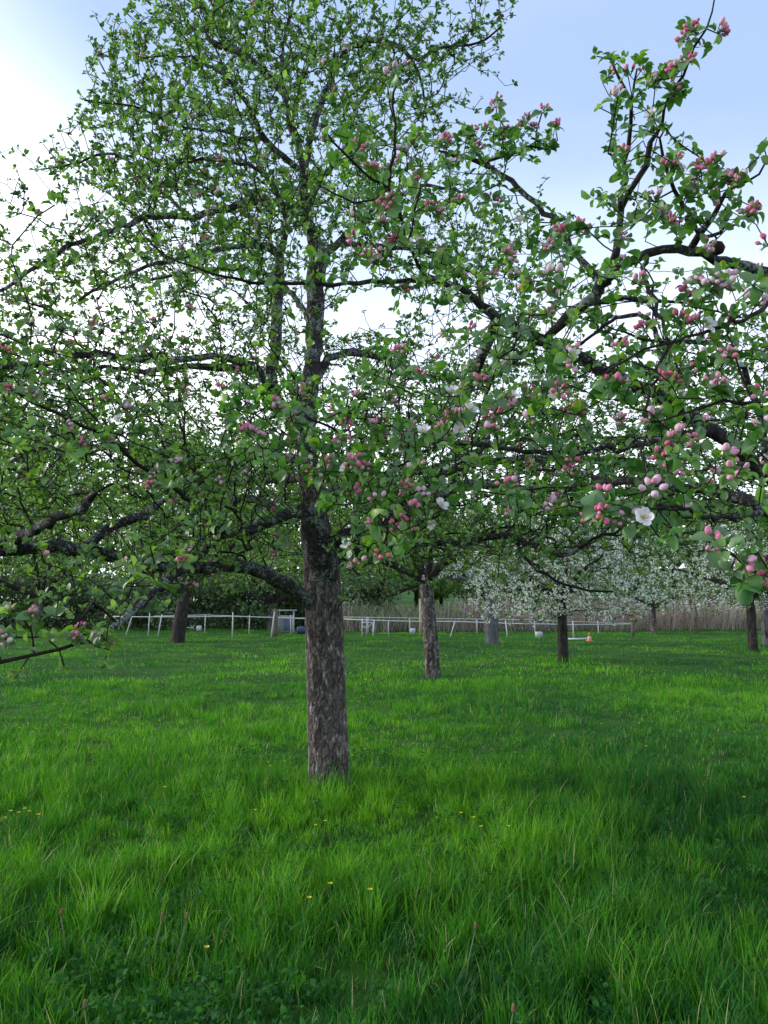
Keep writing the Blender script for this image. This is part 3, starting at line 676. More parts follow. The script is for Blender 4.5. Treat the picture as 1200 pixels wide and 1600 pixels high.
LIMBS_A = [
 (1, [(479, 690, d, 30), (481, 640, d + .1, 28), (487, 580, d + .2, 28), (492, 500, d + .2, 29), (493, 440, d + .2, 30), (497, 400, d + .2, 27), (488, 365, d + .15, 22), (475, 330, d + .1, 18), (474, 290, d, 15), (472, 255, d - .1, 13), (455, 190, d - .2, 14), (445, 150, d - .3, 13), (400, 100, d - .4, 13), (378, 84, d - .4, 12), (340, 70, d - .5, 11), (322, 55, d - .5, 7), (325, 30, d - .5, 5), (345, 10, d - .5, 4)]),
 (2, [(475, 262, d - .1, 12), (490, 200, d, 10), (510, 140, d + .1, 10), (530, 92, d + .1, 10), (560, 66, d, 11), (590, 62, d - .1, 11), (620, 72, d - .2, 8), (652, 92, d - .4, 6), (690, 74, d - .5, 5), (745, 68, d - .6, 4), (785, 42, d - .7, 3)]),
 (2, [(630, 76, d - .2, 6), (652, 110, d - .3, 5), (662, 150, d - .4, 4), (668, 190, d - .5, 3)]),
 (3, [(473, 270, d, 11), (440, 240, d - .1, 11), (410, 215, d - .2, 11), (394, 178, d - .3, 9), (370, 140, d - .5, 7), (350, 118, d - .6, 5), (300, 90, d - .9, 4), (220, 90, d - 1.1, 3)]),
 (3, [(410, 218, d - .2, 8), (372, 216, d - .4, 7), (350, 205, d - .5, 5), (290, 200, d - .8, 4), (220, 170, d - 1.1, 4), (130, 155, d - 1.4, 3)]),
 (4, [(478, 335, d, 14), (430, 318, d - .3, 12), (380, 320, d - .6, 12), (330, 331, d - .8, 11), (300, 340, d - 1, 10), (240, 335, d - 1.2, 11), (200, 350, d - 1.4, 9), (150, 370, d - 1.6, 8), (100, 390, d - 1.8, 7), (60, 415, d - 1.9, 7), (20, 440, d - 2, 6), (-60, 490, d - 2.1, 5), (-140, 540, d - 2.2, 4)]),
 (4, [(300, 340, d - 1, 6), (240, 290, d - .8, 5), (180, 240, d - .8, 5), (100, 260, d - .9, 3), (60, 262, d - 1, 2)]),
 (5, [(480, 680, d + .1, 22), (445, 640, d - .2, 20), (424, 600, d - .4, 20), (429, 545, d - .5, 18), (433, 480, d - .5, 18), (435, 430, d - .5, 18), (436, 400, d - .6, 15), (412, 385, d - .8, 13), (380, 385, d - 1, 9), (300, 400, d - 1.3, 7), (220, 420, d - 1.6, 6), (120, 470, d - 1.9, 5)]),
 (5, [(436, 400, d - .6, 12), (448, 350, d - .7, 9), (430, 300, d - .8, 7), (400, 262, d - 1, 6), (330, 250, d - 1.2, 5), (250, 260, d - 1.3, 4)]),
 (6, [(424, 600, d - .4, 16), (395, 575, d - .7, 15), (330, 556, d - 1, 12), (292, 562, d - 1.2, 11), (250, 557, d - 1.4, 12), (205, 561, d - 1.5, 10), (150, 553, d - 1.75, 10), (100, 560, d - 1.9, 9), (60, 570, d - 2, 10), (0, 572, d - 2.1, 10), (-80, 580, d - 2.3, 10), (-180, 590, d - 2.5, 6)]),
 (6, [(395, 577, d - .7, 12), (340, 575, d - .6, 12), (290, 572, d - .7, 9), (240, 580, d - .75, 8), (180, 574, d - .8, 7), (100, 580, d - .9, 6), (40, 585, d - 1, 5), (-40, 600, d - 1, 4)]),
 (7, [(479, 720, d + .1, 18), (400, 712, d + .6, 14), (310, 716, d + 1, 12), (250, 704, d + 1.2, 9), (160, 700, d + 1.4, 7), (60, 668, d + 1.6, 7), (0, 676, d + 1.8, 6), (-80, 680, d + 2, 4)]),
 (7, [(160, 700, d + 1.4, 6), (60, 702, d + 1.2, 6), (0, 728, d + 1, 6), (-60, 740, d + 1, 4)]),
 (8, [(506, 905, d - .05, 44), (503, 878, d - .14, 46), (494, 850, d - .2, 44), (488, 822, d - .24, 38), (480, 803, d - .28, 28), (455, 800, d - .35, 23), (430, 810, d - .5, 20), (400, 825, d - .8, 18), (345, 837, d - 1.1, 14), (318, 862, d - 1.3, 12), (296, 882, d - 1.5, 8), (270, 905, d - 1.8, 6)]),
 (8, [(486, 812, d - .24, 26), (496, 796, d - .26, 26), (512, 784, d - .28, 24), (526, 778, d - .3, 20)]),
 (8, [(440, 803, d - .4, 14), (400, 780, d - .3, 13), (355, 785, d - .3, 14), (338, 805, d - .4, 14), (300, 800, d - .6, 9)]),
 (9, [(478, 938, d - .1, 26), (450, 915, d - .4, 22), (400, 890, d - .8, 21), (365, 882, d - 1, 21), (330, 886, d - 1.2, 20), (270, 886, d - 1.4, 17), (200, 874, d - 1.7, 18), (130, 860, d - 2, 21), (90, 856, d - 2.1, 23), (30, 855, d - 2.2, 19), (-40, 866, d - 2.4, 18), (-120, 870, d - 2.6, 12)]),
 (9, [(130, 860, d - 2, 22), (150, 838, d - 2.0, 16), (190, 815, d - 1.9, 14), (238, 797, d - 1.8, 15), (262, 780, d - 1.8, 6), (300, 740, d - 1.8, 4)]),
 (10, [(30, 855, d - 2.2, 18), (25, 843, d - 2.35, 15), (60, 825, d - 2.7, 15), (95, 805, d - 2.9, 15), (130, 794, d - 3, 16), (150, 770, d - 3.1, 5), (190, 750, d - 3.1, 3)]),
 (10, [(20, 842, d - 2.35, 14), (-30, 860, d - 2.8, 13), (-90, 880, d - 3, 9)]),
 (11, [(300, 882, d - 1.3, 14), (270, 898, d - 2, 11), (243, 922, 3.7, 11), (215, 948, 3.5, 11), (185, 975, 3.3, 10), (160, 992, 3.15, 7), (130, 1006, 3.0, 6), (90, 1014, 2.9, 6), (45, 1024, 2.8, 6), (0, 1040, 2.7, 7), (-60, 1060, 2.6, 6)]),
 (11, [(180, 978, 3.3, 6), (160, 955, 3.2, 4), (140, 942, 3.1, 5), (125, 968, 3.0, 4), (90, 966, 2.9, 3), (60, 960, 2.8, 2)]),
 (11, [(60, 1020, 2.85, 4), (45, 990, 2.8, 3), (32, 968, 2.75, 3)]),
 (12, [(490, 838, d - .2, 34), (512, 846, d - .22, 30), (540, 836, d - .25, 25), (575, 822, d - .3, 22), (610, 812, d - .5, 20), (650, 790, d - .8, 17), (700, 766, d - 1.1, 16), (730, 757, d - 1.3, 16), (790, 757, d - 1.6, 14), (850, 765, d - 1.9, 12), (930, 762, d - 2.2, 10), (990, 775, d - 2.4, 6), (1060, 800, d - 2.6, 4)]),
 (13, [(610, 812, d - .5, 14), (640, 770, d - .7, 12), (690, 740, d - 1, 12), (760, 722, d - 1.3, 12), (830, 717, d - 1.6, 11), (900, 714, d - 1.8, 9), (970, 720, d - 2, 6), (1030, 727, d - 2.2, 4)]),
 (14, [(530, 880, d + .1, 16), (560, 862, d, 13), (620, 850, d - .3, 12), (700, 850, d - .6, 11), (780, 836, d - .9, 11), (830, 850, d - 1.1, 10), (880, 866, d - 1.3, 9), (910, 852, d - 1.4, 6), (960, 830, d - 1.6, 4)]),
 (14, [(800, 842, d - 1, 6), (840, 890, d - 1.1, 5), (900, 918, d - 1.3, 4), (960, 925, d - 1.4, 3)]),
 (15, [(487, 600, d + .2, 15), (520, 556, d + .5, 13), (560, 553, d + .7, 12), (592, 558, d + .8, 11), (620, 572, d + .9, 10), (660, 583, d + 1, 9), (700, 592, d + 1.2, 7), (760, 572, d + 1.4, 5), (830, 570, d + 1.6, 4)]),
 (16, [(496, 405, d + .2, 14), (530, 290 + 90, d + .4, 12), (560, 350, d + .5, 11), (600, 320, d + .6, 9), (660, 290, d + .7, 6), (720, 300, d + .8, 4)]),
 (16, [(530, 380, d + .4, 9), (600, 385, d + .7, 8), (680, 400, d + .9, 6), (740, 440, d + 1, 4)]),
 (17, [(490, 520, d + .2, 12), (470, 480, d + .7, 9), (420, 430, d + 1.3, 8), (330, 420, d + 1.8, 6), (230, 440, d + 2.1, 5)]),
 (18, [(478, 360, d + .1, 12), (490, 300, d + .6, 9), (540, 230, d + 1, 7), (560, 160, d + 1.3, 6), (600, 130, d + 1.5, 4)]),
 (19, [(350, 828, d - 1.15, 9), (320, 803, d - 1.9, 8), (293, 780, d - 2.5, 7.5), (267, 760, d - 2.9, 7), (230, 737, d - 3.2, 7), (203, 710, d - 3.4, 7), (173, 683, d - 3.6, 6), (110, 657, d - 3.8, 6), (50, 627, d - 3.9, 5), (15, 603, d - 4, 4), (-30, 570, d - 4, 3)]),
 (19, [(185, 695, d - 3.5, 4), (150, 655, d - 3.6, 4), (125, 625, d - 3.7, 3), (95, 590, d - 3.8, 2)]),
 (20, [(480, 745, d, 16), (430, 750, d + .9, 12), (340, 755, d + 1.6, 10), (240, 760, d + 2, 8), (120, 770, d + 2.4, 6), (20, 790, d + 2.6, 4)]),
 (21, [(484, 770, d, 16), (560, 760, d + .9, 12), (650, 740, d + 1.4, 10), (760, 700, d + 1.8, 8), (880, 680, d + 2, 6), (1000, 690, d + 2.2, 4)]),
 (22, [(445, 150, d - .3, 8), (440, 90, d - .2, 6), (450, 40, d - .1, 5), (470, -40, d, 4)]),
 (22, [(380, 88, d - .4, 7), (330, 30, d - .3, 6), (290, -40, d - .2, 5), (270, -120, d - .2, 3)]),
]
for lb, pts in LIMBS_A: trace(sk, pts, lb)
# targets -------------------------------------------------------------
crownA = [
 ([(175, 60), (215, -10), (230, -150), (500, -170), (520, -20), (545, 60), (640, 100), (690, 150), (660, 240), (700, 300), (560, 340), (330, 330), (240, 310), (170, 330), (150, 260), (215, 220), (130, 170), (175, 120)], 4300, 1.3),
 ([(540, 55), (560, -60), (660, -60), (670, 20), (690, 80), (660, 110), (600, 110)], 260, .6),
 ([(660, 90), (700, 60), (730, 30), (800, 25), (770, 90), (735, 85), (690, 90)], 70, .15),
 ([(60, 262), (120, 240), (200, 230), (300, 230), (300, 330), (180, 290), (90, 275)], 160, .6),
 ([(-180, 430), (30, 385), (130, 330), (230, 300), (450, 300), (470, 500), (330, 480), (200, 500), (60, 520), (-180, 540)], 2700, 1.2),
 ([(460, 300), (720, 280), (830, 330), (880, 480), (800, 620), (640, 640), (560, 560), (500, 430)], 1100, 1.0),
 ([(-200, 520), (200, 510), (480, 480), (480, 700), (300, 820), (0, 830), (-200, 800)], 4600, 1.6),
 ([(480, 600), (820, 570), (1000, 560), (1260, 520), (1260, 830), (1000, 830), (850, 880), (700, 870), (560, 830), (480, 760)], 5600, 1.4),
 ([(-120, 830), (140, 800), (330, 830), (430, 800), (420, 860), (300, 880), (100, 890), (-120, 900)], 260, .9),
]
HOL = [(270, 505, 55, 22, .9), (345, 480, 35, 22, .85), (565, 480, 55, 50, .75), (660, 505, 50, 45, .7), (458, 500, 16, 75, .97), (462, 440, 16, 40, .9), (958, 655, 45, 30, .92), (150, 470, 60, 22, .8), (50, 530, 60, 15, .75),
       (430, 230, 25, 25, .7), (385, 205, 20, 20, .6), (500, 250, 25, 18, .5), (260, 660, 30, 18, .8), (520, 585, 25, 20, .8), (560, 620, 30, 20, .7), (240, 235, 30, 18, .6), (340, 440, 30, 16, .7), (225, 400, 40, 15, .6)]
TA = []
for poly, n, sdv in crownA:
    uv = poly_sample(poly, n, rgA); uv = uv[holes(uv, HOL, rgA)]
    uv = uv + rgA.normal(0, 24, uv.shape) * (rgA.random((len(uv), 1)) < .6)
    dd = D0 - .3 + rgA.normal(0, sdv, len(uv)); dd = np.clip(dd, 3.6, D0 + 3.4)
    dd = np.where(uv[:, 1] > 560, dd, dd)
    TA.append(PA(uv[:, 0], uv[:, 1], dd))
TA = np.concatenate(TA); TA = TA[rgA.random(len(TA)) < .42]
an = np.array(sk.p); ar = np.array(sk.r); al_ = np.array(sk.limb); okn = np.nonzero((al_ > 0) & (ar < .045))[0]
wl_ = np.where(ar[okn] < .02, 1.0, .5); wl_ = wl_ * np.where(an[okn, 2] < 2.0, .25, 1)
pick_ = rgA.choice(okn, 7800, p=wl_ / wl_.sum())
off_ = rgA.normal(0, 1, (7800, 3)) * np.array([.27, .30, .20]) + np.array([0, 0, .10]); near_ = an[pick_] + off_
near_ = near_[near_[:, 1] > 2.6]; OUT = [(30, 70, 105, 150, 1.25), (895, 50, 90, 120, 1.25)]
qv = near_ - np.array([0, 0, EYE]); fy = qv[:, 1] * cp + qv[:, 2] * sp_; uu = 600 + F * qv[:, 0] / fy; vv = 800 - F * (qv[:, 2] * cp - qv[:, 1] * sp_) / fy
near_ = near_[holes(np.stack([uu, vv], -1), [(a, b, c_, e_, p_ * .8) for a, b, c_, e_, p_ in HOL + OUT], rgA) & (vv < 1035) & ~((vv > 925) & (uu > 200))]
TA = np.concatenate([TA, near_]); rgA.shuffle(TA)
pk = np.stack([TA[:, 0] / .55, TA[:, 1] / .55, TA[:, 2] / .4], -1)
TA = TA[(fbm(pk, 2, 77) + .5 * fbm(pk * .4, 2, 78) + rgA.normal(0, .09, len(TA))) > -.20]      # clumps and gaps
TA = TA[thin(TA, .062)]
# flower clusters that belong to the main tree: (u, v, depth)
fA = [(195, 55, 5.4), (395, 110, 6), (450, 195, 6), (300, 295, 5.6), (335, 330, 5.4), (320, 375, 5.3), (405, 355, 5.2), (400, 378, 5.2), (330, 382, 5), (280, 430, 4.6), (295, 485, 4.5), (280, 20, 6), (470, 90, 6),
      (20, 612, 2.9), (5, 555, 3), (50, 622, 2.9), (125, 695, 3.0), (165, 691, 3.0), (245, 737, 3.2), (275, 727, 3.3), (238, 762, 3.1), (335, 755, 3.5), (290, 600, 3.6), (285, 612, 3.6), (265, 570, 4), (285, 535, 4), (165, 630, 3.4), (200, 640, 3.4),
      (235, 872, 3.6), (285, 878, 3.4), (292, 864, 3.6), (355, 665, 3.8), (15, 962, 2.7), (50, 964, 2.7), (8, 998, 2.6), (118, 1000, 2.9), (155, 994, 2.9), (166, 1002, 2.85), (-30, 980, 2.7)]
# leafy sprays hanging near the lower left limb and below the limbs
lA = [(140, 905, 3.2), (120, 930, 3.1), (150, 935, 3.1), (165, 925, 3.2), (180, 940, 3.2), (100, 945, 3), (240, 930, 3.6), (255, 945, 3.5), (265, 925, 3.6), (350, 945, 3.9), (360, 940, 3.9), (375, 948, 3.9), (130, 880, 3.3), (110, 900, 3.2),
      (135, 1000, 2.95), (150, 1010, 2.95), (160, 985, 3.1), (100, 1040, 2.9), (30, 1050, 2.75), (75, 1000, 2.85), (215, 935, 3.4), (190, 955, 3.3), (170, 1015, 3), (0, 1010, 2.7), (205, 870, 3.8), (270, 720, 3.4), (150, 590, 3.5), (200, 600, 3.5), (120, 610, 3.4), (205, 560, 3.6), (215, 645, 3.5), (190, 680, 3.2), (230, 700, 3.2), (90, 680, 3), (60, 600, 3), (145, 760, 3.6), (420, 700, 4.2)]
FA = np.array([P(*a) for a in fA]); LA = np.array([P(*a) for a in lA])
sk.grow(LA, .1, .05, .10, .12)
eF = sk.grow(FA, .1, .05, .10, .12)
eA = sk.grow(TA, .30, .075, .22, .14)
uvt = poly_sample([(-60, 520), (480, 500), (900, 560), (1250, 560), (1250, 850), (700, 880), (300, 860), (-60, 850)], 2600, rgA)
tw_ = PA(uvt[:, 0], uvt[:, 1], np.clip(rgA.normal(6.3, 1.3, len(uvt)), 3.8, 9.5)); n0_ = len(sk.p)
sk.grow(tw_, .30, .085, .30, .10); BARE = (n0_, len(sk.p))
sk.radii(.0028, 2.45); sk.arrays()
names = {1: 'leader_stem'}
# trunk wood built finely
def fine_trunk(name, path, rads, parent, mat, sides=110, rings=260, amp=.012, seed=0, flare=.25, root=None, vs=1.0):
    path = np.array(path); rads = np.array(rads); s = np.concatenate([[0], np.cumsum(np.linalg.norm(np.diff(path, axis=0), axis=1))])
    t = np.linspace(0, s[-1], rings); c = np.stack([np.interp(t, s, path[:, k]) for k in range(3)], -1); r = np.interp(t, s, rads)
    ker = np.ones(15) / 15
    c = np.stack([np.convolve(np.pad(c[:, k], 7, mode='edge'), ker, 'valid') for k in range(3)], -1)
    th = np.arange(sides) * 2 * np.pi / sides
    d_ = np.stack([np.cos(th), np.sin(th), th * 0], -1)
    h = t - t[0]
    q = np.stack([np.cos(th)[None] * (r[:, None] / r.mean()) * 2.1 + 0 * h[:, None], np.sin(th)[None] * (r[:, None] / r.mean()) * 2.1 + 0 * h[:, None], np.repeat(h[:, None], sides, 1)], -1)
    # bark flakes: cells round the stem, taller than wide
    wob = fbm(q * np.array([2.0, 2.0, 5.0]), 3, seed + 2)
    def flakes(nth, nz, sd_):
        a = (th[None] / (2 * np.pi) * nth + wob * 1.1) % nth; b = h[:, None] * nz + wob * .9
        ia = np.floor(a).astype(int); ib = np.floor(b).astype(int); F1 = np.full(a.shape, 9.); F2 = np.full(a.shape, 9.); val = np.zeros(a.shape)
        for da in (-1, 0, 1):
            for db in (-1, 0, 1):
                ca_ = (ia + da) % nth; cb_ = ib + db
                px_ = ia + da + .5 + .9 * (hash3(ca_, cb_, ca_ * 0, sd_) - .5); py_ = cb_ + .5 + .9 * (hash3(ca_, cb_, ca_ * 0 + 1, sd_) - .5)
                dd_ = np.hypot(a - px_, b - py_); vv = hash3(ca_, cb_, ca_ * 0 + 2, sd_); m_ = dd_ < F1
                F2 = np.where(m_, F1, np.minimum(F2, dd_)); val = np.where(m_, vv, val); F1 = np.where(m_, dd_, F1)
        return val * 2 - 1, F2 - F1
    v1_, e1w = flakes(26, 10 * vs, seed); v2_, e2w = flakes(54, 26 * vs, seed + 7)
    plates = .45 * v1_ + .4 * v2_ + .4 * fbm(q * np.array([6, 6, 14.]), 3, seed)
    crack = 1 - np.clip(np.minimum(e1w * 2.6, e2w * 3.2), 0, 1)
    lump = fbm(q * np.array([.6, .6, 1.8]), 3, seed + 9)
    fl = 1 + flare * np.exp(-h / .22)[:, None] * (1 + .6 * np.sin(th * 5 + seed)[None])
    rr = r[:, None] * (fl + .07 * lump) + amp * (plates * .9 - np.clip(crack - .45, 0, 1) * 1.5)
    V = c[:, None] + rr[..., None] * d_[None]
    i, j = np.meshgrid(np.arange(rings - 1), np.arange(sides), indexing='ij'); j2 = (j + 1) % sides
    Q = np.stack([i * sides + j, i * sides + j2, (i + 1) * sides + j2, (i + 1) * sides + j], -1).reshape(-1, 4)
    hi = np.clip((plates + 1) * .5, 0, 1); ck = np.clip(crack, 0, 1)
    return link(name, mesh(name, V.reshape(-1, 3), Q, mats=[mat], attrs={'plate': hi.ravel(), 'crack': ck.ravel()}), parent)
k = NT('flaking trunk bark')
pl_ = k.attr('plate'); ck_ = k.attr('crack')
n1 = k.noise(55, 5, sc=(1, 1, .35)); n2 = k.noise(6, 4); n3 = k.noise(16, 4, sc=(1, 1, .3))
c = k.ramp(k.math('ADD', k.math('MULTIPLY', pl_, .6), k.math('MULTIPLY', n1, .4)), [(.28, (.028, .023, .023)), (.50, (.070, .058, .056)), (.64, (.12, .103, .098)), (.80, (.25, .225, .215))])
c = k.mix(k.math('MULTIPLY', k.ramp(ck_, [(.55, (0, 0, 0)), (.95, (1, 1, 1))]), .8), c, (.018, .014, .013))
c = k.mix(k.ramp(n3, [(.60, (0, 0, 0)), (.68, (.7, .7, .7))]), c, (.27, .25, .235))
c = k.mix(k.ramp(n2, [(.58, (0, 0, 0)), (.72, (.5, .5, .5))]), c, (.075, .085, .055))
c = k.mix(1.0, c, (1.6, 1.63, 1.62), 'MULTIPLY')
M_trunk = k.pbr(c, .9, .12, bump=n1, bs=.8, bd=.006)
inv = -np.array(MAIN)
trk = [sk.A[i] for i in range(len(sk.A)) if sk.LI[i] == -1]; trr = [sk.R[i] for i in range(len(sk.A)) if sk.LI[i] == -1]
trk[0] = trk[0] - np.array([0, 0, .12])
# children are built in world coordinates, then parented with the inverse offset
def adopt(root):
    off = Matrix.Translation(root.location).inverted()
    for ch in root.children: ch.matrix_parent_inverse = off
fine_trunk('trunk', trk, trr, main_tree, M_trunk, 240, 700, .008, 3, .16)
objsA, CA, AXA, ownA = build_tree(main_tree, sk, np.concatenate([eA, np.array([i for i in np.nonzero((~sk.TR) & (sk.mc < 0))[0] if not (BARE[0] <= i < BARE[1]) or i % 4 == 0])]), .047, LEAF_LO, M_leaf, rgA, names, spur_skip=BARE, thick=.011, spur_p=.85, cnt=(5, 9), big=12, knob=.13)
# bud clusters
def add_buds(root, C, AX, rg, size, nopart, openidx=()):
    V, Q, M, rn, tt, own = bud_cluster_geo(C, AX, rg, size)
    qo = own[Q[:, 0]]; order = np.argsort(np.linalg.norm(C - np.array([0, 0, EYE]), axis=1)); first = set(order[:nopart].tolist())
    for i in first:
        v, q, e = submesh(V, Q, qo == i, [rn, tt])
        link('bud_cluster', mesh('bud_cluster', v, q, mats=[M_bud, M_stalk], qm=M[qo == i], attrs={'rnd': e[0], 't': e[1]}), root)
    rest = ~np.isin(qo, list(first))
    if rest.any():
        v, q, e = submesh(V, Q, rest, [rn, tt])
        tag(link('bud_clusters', mesh('bud_clusters', v, q, mats=[M_bud, M_stalk], qm=M[rest], attrs={'rnd': e[0], 't': e[1]}), root), kind='stuff')
UPV = np.array([0, 0, 1.])
pick = rgA.random(len(CA)) < np.where(CA[:, 1] < 6.6, .036, .008)
CF = np.concatenate([sk.A[eF], CA[pick]]); AF = np.concatenate([norm(sk.D[eF] * .3 + UPV * .6 + rgA.normal(0, .3, (len(eF), 3)) + np.array([0, -.35, 0])), AXA[pick]])
add_buds(main_tree, CF, AF, rgA, 1.05, 100)
r = rosette(sk.A[eF], AF[:len(eF)], rgA.integers(5, 8, len(eF)), .052, rgA, LEAF_HI, (50, 110), .05)
link('flower_spray_leaves', mesh('leaves', r[0], r[1], mats=[M_leafB], attrs={'rnd': r[2]}), main_tree)
for (u, v, dd) in [(60, 520, 3.6), (190, 60, 5.3), (185, 655, 3.4)]:
    flower(P(u, v, dd), (random.uniform(-.4, .4), -.8, random.uniform(0, .8)), 1.0, parent=main_tree)
adopt(main_tree)

